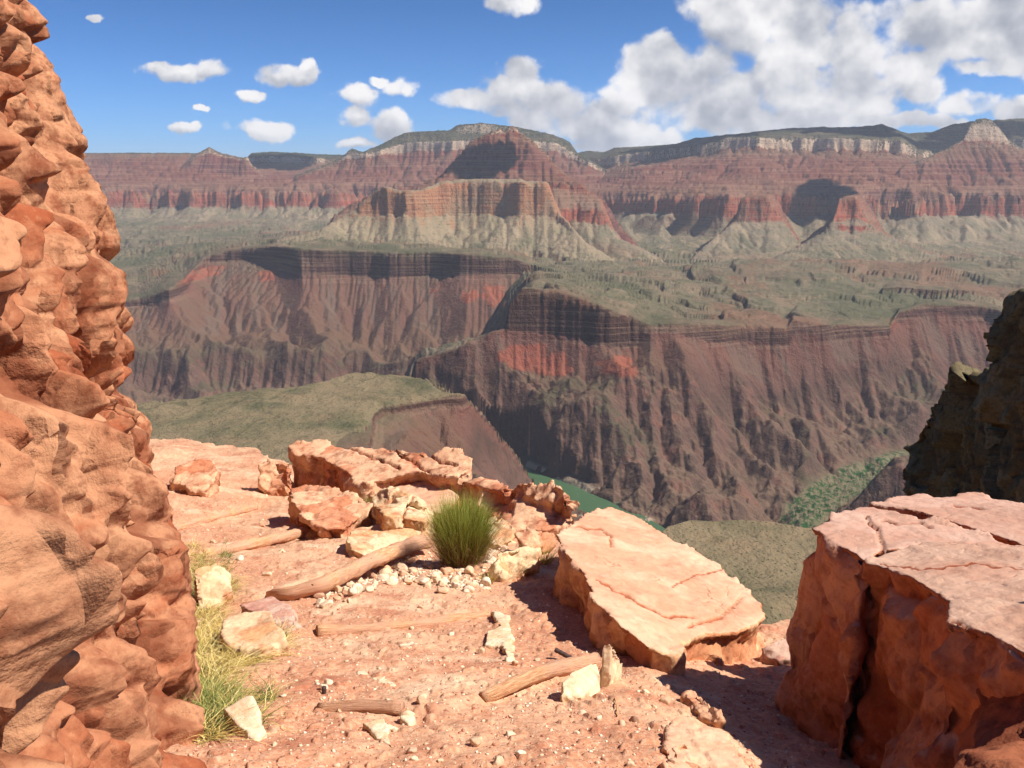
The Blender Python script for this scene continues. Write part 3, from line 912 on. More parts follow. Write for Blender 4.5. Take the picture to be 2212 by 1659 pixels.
col = M.mix(M.mul(bench, M.ss(pat, .47, .40, 0, .6)), col, lin(108,112,80))
col = M.mix(M.mul(bench, M.ss(M.noise(Pos, .022, 6, .7), .52, .60, 0, .45)), col, lin(92,92,66))
# trees on the high slopes
td = M.ss(M.voro(M.vm('MULTIPLY', Pos, (1, 1, 1.0)), .045), .52, .34)
high = M.ss(S_at, 1150, 1290)
col = M.mix(M.mul(M.mul(high, td), M.ss(nz, .35, .7, .25, .95)), col, lin(46,58,42))
spk = M.ss(M.voro(Pos, .03), .28, .18)
col = M.mix(M.mul(M.mul(spk, M.ss(S_at, 480, 520)), M.mul(M.ss(S_at, 1240, 1180), .45)), col, lin(84,84,62))
col = M.mix(M.mul(M.attr('orange'), .62), col, M.mix(fine, lin(184,98,72), lin(204,118,90)))
cr = M.attr('creek')
cg = M.mix(M.ss(M.noise(Pos, .06, 5, .65), .45, .58), lin(150,140,108), lin(58,98,52))
col = M.mix(cr, col, cg)
col = M.mix(M.attr('sand'), col, lin(214,196,164))
hf = M.add(M.mul(fine, 1.0), M.mul(M.noise(Pos, .02, 5, .7), 3.0))
hf = M.add(hf, M.mul(M.mul(streak, steep), 1.6))
hf = M.add(hf, M.mul(M.mul(bed, steep), 1.6))
col = M.mix(1.0, col, (.53, .505, .515, 1), 'MULTIPLY')
M.finish(col, .95, M.bump(hf, .9, 5.0), .05)

tanb = (np.array([t[0] == 'butte' for t in tabs])[II]) * 1.0
plain = (((II == 0) & (SS_ > 462)) * 1.0)
V = np.stack([XX, YY, ZZ], -1).reshape(-1, 3)
nr, nc = XX.shape
F = grid_faces(nr, nc)
fi = II[:-1, :-1].ravel()
nm_of = np.array([LNAMES.index(t[0]) for t in tabs])
fi = nm_of[fi]
att = dict(strat=SS_.ravel(), orange=orange.ravel(), creek=creek.ravel(), sand=sand.ravel() * 1.0, plain=plain.ravel(), tan=tanb.ravel())
LN = {'plateau': 'plateau', 'gorge_floor': 'gorge_floor', 'spur': 'rock_spur', 'ridge': 'rock_ridge', 'gorge_wall': 'gorge_wall', 'mesa': 'mesa',
      'tonto_slopes': 'far_rim', 'far_knob': 'far_knob', 'far_temple': 'layered_peak', 'pyramid': 'pyramid_peak', 'shoulder': 'cliff_shoulder',
      'butte': 'butte', 'promontory': 'cliff_promontory', 'white_temple': 'capped_peak'}
for k, nm in enumerate(LNAMES):
    sel = F[fi == k]
    if len(sel) == 0: continue
    uq, inv = np.unique(sel, return_inverse=True)
    me = mesh_np(LN[nm], V[uq], inv.reshape(sel.shape))
    for a, v in att.items():
        fattr(me, a, v[uq])
    link(LN[nm], me, mt, kind='structure')

# the ground under everything, out to the horizon
me = mesh_np('ground', [(-40000, -40000, -960), (40000, -40000, -960), (40000, 60000, -960), (-40000, 60000, -960)], [(0, 1, 2, 3)])
fattr(me, 'strat', [480] * 4)
link('ground', me, mt, kind='structure')

# water
mw, M = mat('river_water')
Pos = M.n('ShaderNodeNewGeometry').outputs['Position']
b = M.finish(M.mix(M.ss(M.noise(Pos, .05, 5, .7), .62, .70), lin(66,92,62), lin(150,170,150)), .35, M.bump(M.noise(Pos, .12, 4, .6), .5, .5), .5)
rv = []
n_ = len(RIV)
seg = []
for i in range(n_ - 1):
    for t in range(10):
        seg.append(Vector(RIV[i]).lerp(Vector(RIV[i + 1]), t / 10))
seg.append(Vector(RIV[-1]))
Vr, Fr = [], []
for i, p in enumerate(seg):
    d = (seg[min(i + 1, len(seg) - 1)] - seg[max(i - 1, 0)]).normalized()
    nn = Vector((-d.y, d.x)) * 75
    Vr += [(p.x - nn.x, p.y - nn.y, -900), (p.x + nn.x, p.y + nn.y, -900)]
    if i: Fr.append((2 * i - 2, 2 * i - 1, 2 * i + 1, 2 * i))
link('river', mesh_np('river', Vr, Fr), mw, kind='structure')
# ================================================================== FOREGROUND
rng = np.random.default_rng(7)
random.seed(11)
GY = [0, 2.3, 3.2, 4.5, 6, 9.5, 15, 20, 30]
GZ = [-1.58, -1.72, -2.04, -2.47, -2.89, -3.70, -4.64, -5.4, -7]
# the logs that hold the steps of the trail: two ends as seen, radius at the ends, how far they stand out, label
LOGS = [
 ('L1', [(585,1290,-.06),(620,1284,.0),(700,1262,.05),(780,1222,.07),(860,1187,.08),(922,1168,.075)], .046, .064, 'long weathered log lying across the trail beside the green bush'),
 ('L2', [(440,1198,-.05),(560,1172,-.04),(660,1148,-.04)], .042, .05, 'pale straight log sunk in the sand below the fractured rubble outcrop'),
 ('L3', [(360,1146,-.05),(450,1122,-.042),(550,1096,-.055)], .042, .042, 'faint log under sand at the farthest step of the trail'),
 ('L4', [(684,1366,-.018),(820,1358,-.022),(930,1346,-.026),(1050,1328,-.045)], .035, .03, 'thin straight log almost flush with the dirt right of the flat yellow rock'),
 ('L5', [(690,1534,-.03),(780,1524,-.008),(868,1530,-.004)], .024, .028, 'short split log half buried at the bottom of the trail'),
 ('L6', [(1042,1508,-.022),(1110,1478,.0),(1190,1446,.006),(1284,1430,-.004)], .026, .040, 'splintered log ending at the two yellow upright stones'),
]


def ground0(x, Y):
    z = np.interp(Y, GY, GZ)
    z = z + fbm2(x / 1.7 + 3, Y / 1.7, 4, 201) * .10 * np.clip(Y / 6, .4, 1.6)
    z = z - np.clip(x - .2, 0, 4) * .045 - np.clip(x - .55, 0, .8) * .22
    z = z + sstep(-x - .25 * Y, .2, 2.2) * .10
    z = z + fbm2(x / .32, Y / .32, 4, 203, .6) * .030
    return z


def ray_ground(px, py, h=0.0, fn=None):
    fn = fn or ground0
    u, v = uv(px, py)
    lo, hi = .7, 30.0
    Ys = np.linspace(lo, hi, 1500)
    d = v * Ys - (fn(u * Ys, Ys) + h)
    k = np.argmax(d < 0)
    if k == 0: k = len(Ys) - 1
    t = d[k - 1] / (d[k - 1] - d[k])
    Y = Ys[k - 1] + t * (Ys[k] - Ys[k - 1])
    return Vector((u * Y, Y, v * Y))


LOG3 = {}
for (k, pts, r0, r1, lb) in LOGS:
    LOG3[k] = [ray_ground(px, py, h + (r0 + r1) * .25) for px, py, h in pts]
EDGE = [(-400,948),(330,950),(400,955),(470,965),(540,965),(580,985),(620,1000),(700,1035),(1000,1095),(1150,1130),(1240,1180),(1400,1240),(1560,1310),(1640,1348),(1700,1346),(1760,1350),(2600,1352)]
eu, eY = [], []
for px, py in EDGE:
    p = ray_ground(px, py)
    eu.append(p.x / p.y); eY.append(p.y)


def seg_d(x, Y, a, b):
    dx, dy = b.x - a.x, b.y - a.y
    L2 = dx * dx + dy * dy
    t = np.clip(((x - a.x) * dx + (Y - a.y) * dy) / L2, 0, 1)
    ex, ey = x - a.x - t * dx, Y - a.y - t * dy
    side = np.sign(dx * (Y - a.y) - dy * (x - a.x))
    return np.hypot(ex, ey), side


def ground(x, Y):
    """trail surface with a low tread behind each log, falling off at the rim"""
    z = ground0(x, Y)
    for k, pts in LOG3.items():
        st = {'L1': .05, 'L2': .06, 'L3': .06, 'L4': .02, 'L5': .02, 'L6': .03}[k]
        a, b = pts[0], pts[-1]
        dx, dy = b.x - a.x, b.y - a.y
        Ln = math.hypot(dx, dy)
        t = ((x - a.x) * dx + (Y - a.y) * dy) / Ln
        sd = (dx * (Y - a.y) - dy * (x - a.x)) / Ln        # > 0 beyond the log
        wt = np.exp(-(np.maximum(np.maximum(-t, t - Ln), 0) / .15) ** 2)
        st2 = np.clip(sd / .03, -1, 1)
        z = z + wt * st * (.30 * np.exp(-(np.maximum(sd, 0) / .35) ** 2) * (1 + st2) / 2 - np.exp(-(np.minimum(sd, 0) / .28) ** 2) * (1 - st2) / 2)
    u = x / np.maximum(Y, .1)
    e = np.interp(u, eu, eY) + fbm2(x / .9, Y / .9, 3, 207) * .55 + .1
    over = np.maximum(Y - e, 0)
    z = z - over * 2.2 - np.minimum(over, .5) * .8
    z = z + (over > 0) * fbm2(x / .6, Y / .6, 4, 208, .6) * .3 * np.minimum(over, 1)
    return z


def G(px, py, h=0.0):
    return ray_ground(px, py, h)


NGU, NGR = 1150, 1150
ug = np.linspace(-.80, .80, NGU)
yg = np.geomspace(.35, 24, NGR)
UG, YG = np.meshgrid(ug, yg)
XG = UG * YG
ZG = ground(XG, YG)
ZG = ZG + fbm2(XG / .06, YG / .06, 3, 211, .6) * .006
bl, be = blocks2(XG / .055 + fbm2(XG / .1, YG / .1, 2, 5) * .6, YG / .055, 213, .2)
ZG = ZG + np.where(bl > .32, sstep(be, .05, .35) * .012, 0)
md, M = mat('trail_dirt')
Pos = M.n('ShaderNodeNewGeometry').outputs['Position']
n1 = M.noise(Pos, .9, 5, .6); n2 = M.noise(Pos, 9, 5, .65); n3 = M.noise(Pos, 60, 4, .7)
c = M.mix(M.ss(n1, .42, .60), lin(220,158,122), lin(242,198,160))
c = M.mix(M.ss(n2, .40, .66, 0, .6), c, lin(208,142,108))
c = M.mix(M.ss(n3, .45, .62, 0, .6), c, lin(246,208,172))
c = M.mix(M.ss(M.noise(Pos, 2.6, 4, .6), .56, .68, 0, .6), c, lin(190,120,92))
c = M.mix(M.ss(M.noise(Pos, 1.5, 3, .5, 0, .6), .56, .66, 0, .75), c, lin(250,216,180))
vg = M.voro(Pos, 42); vc = M.voro(Pos, 42, out=1)
vv = M.sep(vc)
gm = M.mul(M.mul(M.ss(vd_ := vg, .42, .30), M.ss(vv[0], .72, .78)), .7)
c = M.mix(gm, c, M.mix(vv[1], lin(176,96,76), lin(240,214,184)))
vg2 = M.voro(Pos, 95); vc2 = M.sep(M.voro(Pos, 95, out=1))
gm2 = M.mul(M.mul(M.ss(vg2, .45, .3), M.ss(vc2[0], .6, .66)), .55)
c = M.mix(gm2, c, M.mix(vc2[1], lin(150,90,76), lin(236,200,170)))
hgt = M.add(M.mul(n3, .35), M.add(M.mul(gm, .9), M.mul(gm2, .5)))
c = M.mix(1.0, c, (.69, .645, .62, 1), 'MULTIPLY')
M.finish(c, .95, M.bump(hgt, .5, .008, M.bump(n2, .5, .02)), .05)
me = mesh_np('path', np.stack([XG, YG, ZG], -1).reshape(-1, 3), grid_faces(NGR, NGU))
link('path', me, md, kind='structure')


# ------------------------------------------------------------------ rock materials
def rockmat(name, dark, mid, pale, k=1.0, spots=None, top=None, fscale=1.0):
    m, M = mat(name)
    g = M.n('ShaderNodeNewGeometry')
    P = g.outputs['Position']
    nz = M.sep(g.outputs['Normal'])[2]
    tone = M.attr('tone')
    a = M.noise(P, 2.0, 6, .62, 0, .4); b = M.noise(P, 7, 6, .66); d = M.noise(P, 45, 5, .7)
    lay = M.noise(M.vm('MULTIPLY', P, (1.2, 1.2, 11)), 1.0, 5, .62)
    c = M.mix(M.ss(M.add(M.mul(a, .6), M.mul(tone, .4)), .38, .64), mid, pale)
    c = M.mix(M.ss(b, .46, .68, 0, .75), c, dark)
    c = M.mix(M.ss(d, .50, .66, 0, .35), c, dark)
    c = M.mix(M.ss(d, .46, .34, 0, .4), c, pale)
    c = M.mix(M.ss(lay, .54, .66, 0, .45), c, mid)
    if spots:
        c = M.mix(M.mul(M.ss(M.noise(P, 2.4, 5, .6, 0, 1.0), .54, .62, 0, .8), M.ss(nz, .2, .8, .3, 1)), c, spots)
    if top:
        t2 = M.mix(M.ss(a, .4, .62), top[0], top[1])
        t2 = M.mix(M.ss(b, .52, .70, 0, .6), t2, top[2])
        t2 = M.mix(M.ss(d, .5, .7, 0, .3), t2, top[2])
        c = M.mix(M.ss(nz, .62, .84, 0, .92), c, t2)
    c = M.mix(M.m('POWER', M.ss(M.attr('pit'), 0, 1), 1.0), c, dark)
    c = M.mix(1.0, c, (k, k, k, 1), 'MULTIPLY')
    pits = M.ss(M.voro(M.vm('MULTIPLY_ADD', M.noise(P, 6, 3, .6, out=1), (.3, .3, .3), P), 14), .0, .35)
    h = M.add(M.mul(b, 1.6), M.add(M.mul(d, .5), M.mul(lay, .8)))
    h = M.add(h, M.mul(pits, .35))
    cr = M.voro(M.vm('MULTIPLY_ADD', M.noise(P, 2.0, 4, .6, out=1), (.8, .8, .8), P), 1.6, 'DISTANCE_TO_EDGE')
    msk = M.ss(M.noise(P, 1.1, 3, .6), .58, .66)
    crk = M.sub(1.0, M.mul(M.sub(1.0, M.ss(cr, 0.0, .016)), msk))
    h = M.add(h, M.mul(crk, 1.2))
    c = M.mix(M.mul(M.ss(cr, .009, .0, 0, .6), msk), c, dark)
    nb_ = M.bump(h, .5, .018)
    wq_ = M.vm('MULTIPLY_ADD', M.noise(P, 3.0, 3, .5, out=1), (.22, .22, .22), P)
    c1 = M.voro(M.vm('MULTIPLY', wq_, (1, 1, .62)), 7.5 * fscale, out=1)
    c2 = M.voro(M.vm('MULTIPLY', wq_, (1, 1, .8)), 21.0 * fscale, out=1)
    sc1 = M.sub(1.0, M.mul(M.ss(nz, .6, .9), .85))
    v1 = M.vm('SCALE', M.vm('SUBTRACT', c1, (.5, .5, .5)), None); v1.node.inputs[3].default_value = 1.0
    M.put(v1.node.inputs[3], M.mul(sc1, .75))
    v2 = M.vm('SCALE', M.vm('SUBTRACT', c2, (.5, .5, .5)), None)
    M.put(v2.node.inputs[3], M.mul(sc1, .5))
    nb_ = M.vm('NORMALIZE', M.vm('ADD', M.vm('ADD', nb_, v1), v2))
    c = M.mix(M.mul(M.sub(M.sep(c1)[0], .35), .28), c, dark)
    M.finish(c, .88, nb_, .12)
    return m


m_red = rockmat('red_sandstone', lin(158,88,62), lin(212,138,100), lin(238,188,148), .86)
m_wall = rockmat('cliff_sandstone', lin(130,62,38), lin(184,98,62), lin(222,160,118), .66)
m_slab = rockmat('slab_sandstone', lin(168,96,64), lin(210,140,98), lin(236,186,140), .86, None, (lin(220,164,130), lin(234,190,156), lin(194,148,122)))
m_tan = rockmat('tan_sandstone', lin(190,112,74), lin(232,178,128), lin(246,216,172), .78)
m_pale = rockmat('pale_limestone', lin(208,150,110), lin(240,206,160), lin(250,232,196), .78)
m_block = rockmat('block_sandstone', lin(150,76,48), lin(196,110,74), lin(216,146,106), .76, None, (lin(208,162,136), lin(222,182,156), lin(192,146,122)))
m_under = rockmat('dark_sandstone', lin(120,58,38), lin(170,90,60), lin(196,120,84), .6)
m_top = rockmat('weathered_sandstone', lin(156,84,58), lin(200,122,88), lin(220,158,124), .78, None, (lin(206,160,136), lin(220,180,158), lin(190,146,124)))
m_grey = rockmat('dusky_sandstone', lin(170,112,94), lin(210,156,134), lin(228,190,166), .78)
m_dark = rockmat('shaded_limestone', lin(128,104,74), lin(168,142,100), lin(214,196,150), .23, None, None, .15)  # colour scaled down to deepen the shade on the right cliff


def disp_rock(V, Nn, amps, seed, topflat=.35):
    """facets, knobs and pits along the normals; flat tops stay calmer"""
    s = amps
    w_ = np.stack([fbm3(V * 1.5 / s['big'], 2, seed + i) for i in range(3)], 1) * s['big'] * .18
    nzz = np.clip(Nn[:, 2], 0, 1)
    fl = 1 - (1 - topflat) * sstep(nzz, .75, .95)
    if topflat >= .3:      # rubble and knobs
        b1, e1 = blocks3((V + w_) / s['big'], seed, 1.0); t1 = np.clip(b1 + .5, 0, 1)
        b2, e2 = blocks3((V + w_ * .5) / (s['big'] * .36), seed + 1, 1.0)
        b1 = b1 - (1 - sstep(e1, 0, .05)) * .25
    else:
        b1, t1 = plates3((V + w_) / s['big'], seed, 5.0, .8)
        b2, t2 = plates3((V + w_ * .5) / (s['big'] * .38), seed + 1, 4.5, .8)
        b1 = np.maximum(b1, -1.0); b2 = np.maximum(b2, -.8)
    f = fbm3(V / (s['big'] * .3), 4, seed + 2, .6)
    d = (b1 * s['amp'] + b2 * s['amp'] * .38) * fl + f * s['amp'] * .22 * fl
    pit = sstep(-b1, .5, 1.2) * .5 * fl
    return d, t1, pit


NROCK = [0]


def rock(name, label, cat, poly, m, drop=.8, batter=.05, vox=.02, big=.4, amp=.05, group=None, abs_z=False, topflat=.29, cracks=None, bott=None, smooth=2, flat=None, plan=False):
    NROCK[0] += 1
    if flat is None: flat = .85 if (abs_z or topflat <= .12) else .4
    seed = NROCK[0] * 13
    P = []
    for q in poly:
        if plan:
            P.append(Vector(q))
        elif abs_z:
            P.append(at(q[0], q[1], z=q[2] * .845))
        else:
            P.append(G(*q))
    A_ = np.array([[p.x, p.y, 1] for p in P]); zz_ = np.array([p.z for p in P])
    pa, pb, pc = np.linalg.lstsq(A_, zz_, rcond=None)[0]
    for i_, q in enumerate(poly if not plan else []):       # pull the top towards one bedding plane, keeping its outline
        u_, v_ = uv(q[0], q[1])
        den = v_ - pa * u_ - pb
        if abs(den) > .05:
            Yp = pc / den
            if .6 * P[i_].y < Yp < 1.5 * P[i_].y:
                Yn = P[i_].y * (1 - flat) + Yp * flat
                P[i_] = Vector((u_ * Yn, Yn, v_ * Yn))
    c = sum(P, Vector()) / len(P)
    area = sum((P[i].x - c.x) * (P[(i + 1) % len(P)].y - c.y) - (P[(i + 1) % len(P)].x - c.x) * (P[i].y - c.y) for i in range(len(P)))
    if area < 0: P.reverse()
    n = len(P)
    B = []
    for p in P:
        o = Vector((p.x - c.x, p.y - c.y, 0))
        o = o.normalized() * batter if o.length > 0 else o
        B.append(Vector((p.x + o.x, p.y + o.y, min(p.z, c.z + .2) - drop)))
    if bott:
        B = [Vector((b[0], b[1], b[2])) for b in bott]
    Vv = [tuple(p) for p in P] + [tuple(b) for b in B] + [(c.x, c.y, sum(p.z for p in P) / n), (c.x, c.y, c.z - drop)]
    Ff = []
    for i in range(n):
        j = (i + 1) % n
        Ff += [(i, 2 * n, j), (n + j, 2 * n + 1, n + i)]
        Ff += [(i, j, n + j), (i, n + j, n + i)]
    Ff = [(a, c_, b) if False else (a, b, c_) for a, b, c_ in Ff]
    me = bpy.data.meshes.new('tmp')
    me.from_pydata(Vv, [], [tuple(reversed(f)) for f in Ff])
    bm = None
    ob = bpy.data.objects.new('tmp', me)
    COL.objects.link(ob)
    md_ = ob.modifiers.new('r', 'REMESH'); md_.mode = 'VOXEL'; md_.voxel_size = vox
    dg = bpy.context.evaluated_depsgraph_get()
    m2 = bpy.data.meshes.new_from_object(ob.evaluated_get(dg))
    bpy.data.objects.remove(ob)
    bpy.data.meshes.remove(me)
    nv = len(m2.vertices)
    V = np.zeros(nv * 3); m2.vertices.foreach_get('co', V); V = V.reshape(-1, 3)
    ne = len(m2.edges); E = np.zeros(ne * 2, dtype=np.int64); m2.edges.foreach_get('vertices', E); E = E.reshape(-1, 2)
    deg = np.bincount(E.ravel(), minlength=nv)[:, None]
    for _ in range(smooth):
        A = np.zeros_like(V)
        for ax in range(3):
            A[:, ax] = np.bincount(E[:, 0], V[E[:, 1], ax], nv) + np.bincount(E[:, 1], V[E[:, 0], ax], nv)
        V = V * .5 + A / np.maximum(deg, 1) * .5
    m2.vertices.foreach_set('co', V.ravel().astype(np.float32)); m2.update()
    Nn = np.zeros(nv * 3); m2.vertex_normals.foreach_get('vector', Nn); Nn = Nn.reshape(-1, 3)
    d, tone, pit = disp_rock(V, Nn, dict(big=big, amp=amp), seed, topflat)
    if cracks:
        u = V[:, 0] / V[:, 1]; v = V[:, 2] / V[:, 1]
        for (ln, wd, dp) in cracks:
            best = np.full(nv, 9.0)
            L = [uv(px, py) for px, py in ln]
            wob = fbm2(u * 60, v * 60, 3, 77) * .004
            for (a0, b0), (a1, b1) in zip(L[:-1], L[1:]):
                dx, dy = a1 - a0, b1 - b0
                t = np.clip(((u + wob - a0) * dx + (v + wob - b0) * dy) / (dx * dx + dy * dy), 0, 1)
                best = np.minimum(best, np.hypot(u + wob - a0 - t * dx, v + wob - b0 - t * dy))
            k = (1 - sstep(best * V[:, 1], wd * .4, wd)) * (Nn[:, 2] > .3)
            d = d - k * dp
            pit = np.maximum(pit, k)
    V = V + Nn * d[:, None]
    # rough up the finest level
    V += Nn * (fbm3(V / (vox * 3.2), 2, seed + 5) * vox * .55)[:, None]
    org = np.array([c.x, c.y, V[:, 2].min()])
    m2.vertices.foreach_set('co', (V - org).ravel().astype(np.float32))
    m2.polygons.foreach_set('use_smooth', np.ones(len(m2.polygons), dtype=bool))
    m2.update()
    m2.name = name
    fattr(m2, 'tone', tone); fattr(m2, 'pit', pit)
    m2.materials.clear()
    o = link(name, m2, m, label=label, cat=cat, group=group, loc=tuple(org))
    return o


# ------------------------------------------------------------------ cliffs: left wall beside the trail
SIL = [(-260,96),(0,138),(60,146),(140,160),(250,182),(330,200),(420,235),(500,262),(640,290),(760,318),(880,333),(960,322),(1040,345),(1090,366),(1170,398),(1250,414),(1330,418),(1400,420),(1480,430),(1600,452),(1700,462),(1850,480)]
sy = [a for a, b in SIL]; sx_ = [b for a, b in SIL]
bp = []
for e_, p_ in ((480,1850),(462,1700),(452,1600),(430,1480),(420,1400),(414,1250),(398,1170),(366,1090),(345,1040),(322,962)):
    g_ = ray_ground(e_, p_); bp.append((g_.x, g_.y))
d0 = (bp[1][0] - bp[0][0], bp[1][1] - bp[0][1])
bp = [(bp[0][0] + .42 * (bp[0][1] - .62), .62)] + bp + [(bp[-1][0] - 1.2, bp[-1][1] + .9), (bp[-1][0] - 6, bp[-1][1] + 1.6)]
bp = np.array(bp)
cs = np.concatenate([[0], np.cumsum(np.hypot(*np.diff(bp, axis=0).T) / np.maximum(bp[:-1, 1], .8))])
nS, nV = 1100, 950
ss_ = np.linspace(0, cs[-1], nS)
BX = np.interp(ss_, cs, bp[:, 0]); BY = np.interp(ss_, cs, bp[:, 1])
kk = np.ones(25) / 25
for _ in range(2):
    BX = np.convolve(np.pad(BX, 12, mode='edge'), kk, 'valid'); BY = np.convolve(np.pad(BY, 12, mode='edge'), kk, 'valid')
tx, ty = np.gradient(BX), np.gradient(BY)
tl_ = np.hypot(tx, ty)
nxx, nyy = ty / tl_, -tx / tl_
zb = ground0(BX, BY)
tv = np.linspace(0, 1, nV)
ztop = .34 * BY + .15
Zw = (zb - .35)[:, None] * (1 - tv)[None, :] + ztop[:, None] * tv[None, :]
hh = Zw - zb[:, None]
lean = .205
off = .0 - .004 * BY
Xw = BX[:, None] + nxx[:, None] * (off[:, None] - lean * hh)
Yw = BY[:, None] + nyy[:, None] * (off[:, None] - lean * hh)
W = np.stack([Xw, Yw, Zw], -1)
Pf = W.reshape(-1, 3)
szY = .17 + .095 * Pf[:, 1]
aY = np.log(.17 + .095 * Pf[:, 1]) / .095
hv = Pf[:, 2] / szY
sh = np.stack([hv * .12 + 3.3, aY * .9 + hv * .10, hv * .52], 1)     # joints lean, blocks taller than wide, sized with the bedding
wrp = np.stack([fbm3(sh * 1.1, 2, 300 + i) for i in range(3)], 1)
dd = 0; tone = 0; pit = 0
for (s_, a_, sd, wq, fl_) in ((1.0, .32, 310, .08, 9.0), (.44, .19, 311, .05, 8.0), (.52, -.14, 314, .08, 7.0), (.19, .07, 312, .03, 7.0), (.085, .024, 313, .03, 6.0)):
    b_, t__ = plates3((sh + wrp * wq) / s_, sd, fl_, .8)
    dd = dd + b_ * a_ * szY
    tone = tone + t__ * {310: .5, 311: .4, 312: .25}.get(sd, 0)
    if a_ > .08: pit = np.maximum(pit, sstep(-b_, .5, 1.1) * .6)
for (pr_, am_, sd) in ((.62, .30, 351), (.23, .12, 353)):
    t_ = hv * pr_ * 1.6 + fbm3(sh * .55, 3, sd) * 1.6
    t_ = t_ - np.floor(t_)
    dd = dd + szY * am_ * (np.where(t_ < .88, t_ / .88, (1 - t_) / .12) - .5) * np.clip(fbm3(sh * .4, 2, sd + 1) * 3 + .6, 0, 1)
dg_ = dd.reshape(W.shape[:2])
dg_[1:-1] = (dg_[:-2] + dg_[1:-1] * 4 + dg_[2:]) / 6; dg_[:, 1:-1] = (dg_[:, :-2] + dg_[:, 1:-1] * 4 + dg_[:, 2:]) / 6
dd = dg_ + (fbm3(Pf / .14, 4, 320, .6) * .010).reshape(dg_.shape)
W2 = W.copy()
W2[..., 0] += nxx[:, None] * dd; W2[..., 1] += nyy[:, None] * dd
# keep the face behind the line its outer edge follows
uu = W2[..., 0] / W2[..., 1]; vv_ = W2[..., 2] / W2[..., 1]
ppy = np.linspace(-700, 2300, 600)
uve = [uv(np.interp(p_, sy, sx_) if p_ > -260 else 96 + (p_ + 260) * .12, p_) for p_ in ppy]
ve = np.array([a_[1] for a_ in uve])[::-1]; ue = np.array([a_[0] for a_ in uve])[::-1]
ulim = np.interp(vv_, ve, ue) + fbm2(vv_ * 40, vv_ * 0 + 3, 4, 331) * .010
ex_ = uu - ulim
soft_ = .012
ov = np.log1p(np.exp(np.clip(ex_ / soft_, -30, 30))) * soft_
W2[..., 0] -= ov * W2[..., 1] * .93
me = mesh_np('cliff_wall', W2.reshape(-1, 3), grid_faces(nS, nV)[:, ::-1])
fattr(me, 'tone', np.clip((tone / 1.15 - .5) * .9 + .55, 0, 1)); fattr(me, 'pit', pit)
link('cliff_wall', me, m_wall, kind='structure')

# right: the shaded cliff beyond the big block
CR = [(1953,1130,47),(1952,1085,47),(1949,1030,46.5),(1962,965,46),(1984,908,45),(2002,878,44),(2032,848,42),(2062,812,40),(2098,776,38),(2132,742,36),(2156,722,34.5),(2182,688,32.5),(2196,650,31),(2214,618,29.5),(2260,540,27),(2330,430,24),(2450,260,20)]
C3 = [at(*q[:2], Y=q[2]) for q in CR]
nC, nD = 420, 420
sC = np.linspace(0, len(C3) - 1, nC)
CX = np.array([[np.interp(s, range(len(C3)), [p[k] for p in C3]) for k in range(3)] for s in sC])
tD = np.linspace(0, 1, nD)
face = np.zeros((nC, nD, 3))
for j, t in enumerate(tD):
    if t < .12:        # the back of the crest
        q = (.12 - t) / .12
        off = np.array([9 * q, 2 * q, -3.5 * q * q])
    else:
        q = (t - .12) / .88
        off = np.array([-3.2 * q * (1 + .2 * q), -4.0 * q, -26 * q])
    face[:, j] = CX + off
du = np.gradient(face, axis=0); dv = np.gradient(face, axis=1)
NN = np.cross(du, dv); NN /= np.linalg.norm(NN, axis=2, keepdims=True) + 1e-9
if NN[200, 250, 0] > 0: NN = -NN
Pf = face.reshape(-1, 3)
wrp = np.stack([fbm3(Pf / 3, 2, 330 + i) for i in range(3)], 1)
dd = 0
for (s_, a_, sd) in ((6, 1.1, 340), (2.2, .5, 341), (.8, .2, 342)):
    b_, e_ = blocks3((Pf * np.array([1, 1, 1.1]) + wrp) / s_, sd, .9)
    dd = dd + b_ * a_
    if s_ == 2.2: tn = b_ + .5
dd = dd + fbm3(Pf / 1.2, 4, 345, .6) * .35 - .45
lm = sstep(np.linspace(0, 1, nD), 0, .1)[None, :].repeat(nC, 0).ravel() * .55 + .45
Wd = Pf + NN.reshape(-1, 3) * (dd * lm)[:, None]
me = mesh_np('shaded_cliff', Wd, grid_faces(nC, nD))
fattr(me, 'tone', np.clip(tn, 0, 1)); fattr(me, 'pit', np.zeros(len(Wd)))
link('shaded_cliff', me, m_dark, kind='structure')

# ------------------------------------------------------------------ rocks of the ledge
rock('rock_slab', 'big flat tilted tan slab right of the trail with a dark shaded left side', 'rock slab',
     [(1195,1150,.36),(1238,1124,.42),(1260,1104,.46),(1330,1097,.5),(1395,1122,.5),(1450,1160,.5),(1505,1190,.5),(1556,1214,.46),(1598,1262,.42),(1650,1300,.36),(1664,1334,.26),(1600,1368,.10),(1530,1372,.08),(1490,1392,.05),(1452,1420,.04),(1400,1398,.12),(1330,1345,.24),(1285,1300,.30),(1250,1230,.34),(1216,1192,.36)],
     m_slab, drop=1.5, batter=.03, vox=.018, big=.34, amp=.06, topflat=.10,
     cracks=[([(1240,1135),(1300,1142),(1318,1160),(1322,1178)], .012, .02), ([(1290,1250),(1380,1300),(1440,1330),(1500,1330)], .010, .012), ([(1560,1230),(1500,1240),(1450,1270)], .008, .008), ([(1600,1290),(1560,1330),(1490,1350)], .012, .02)])
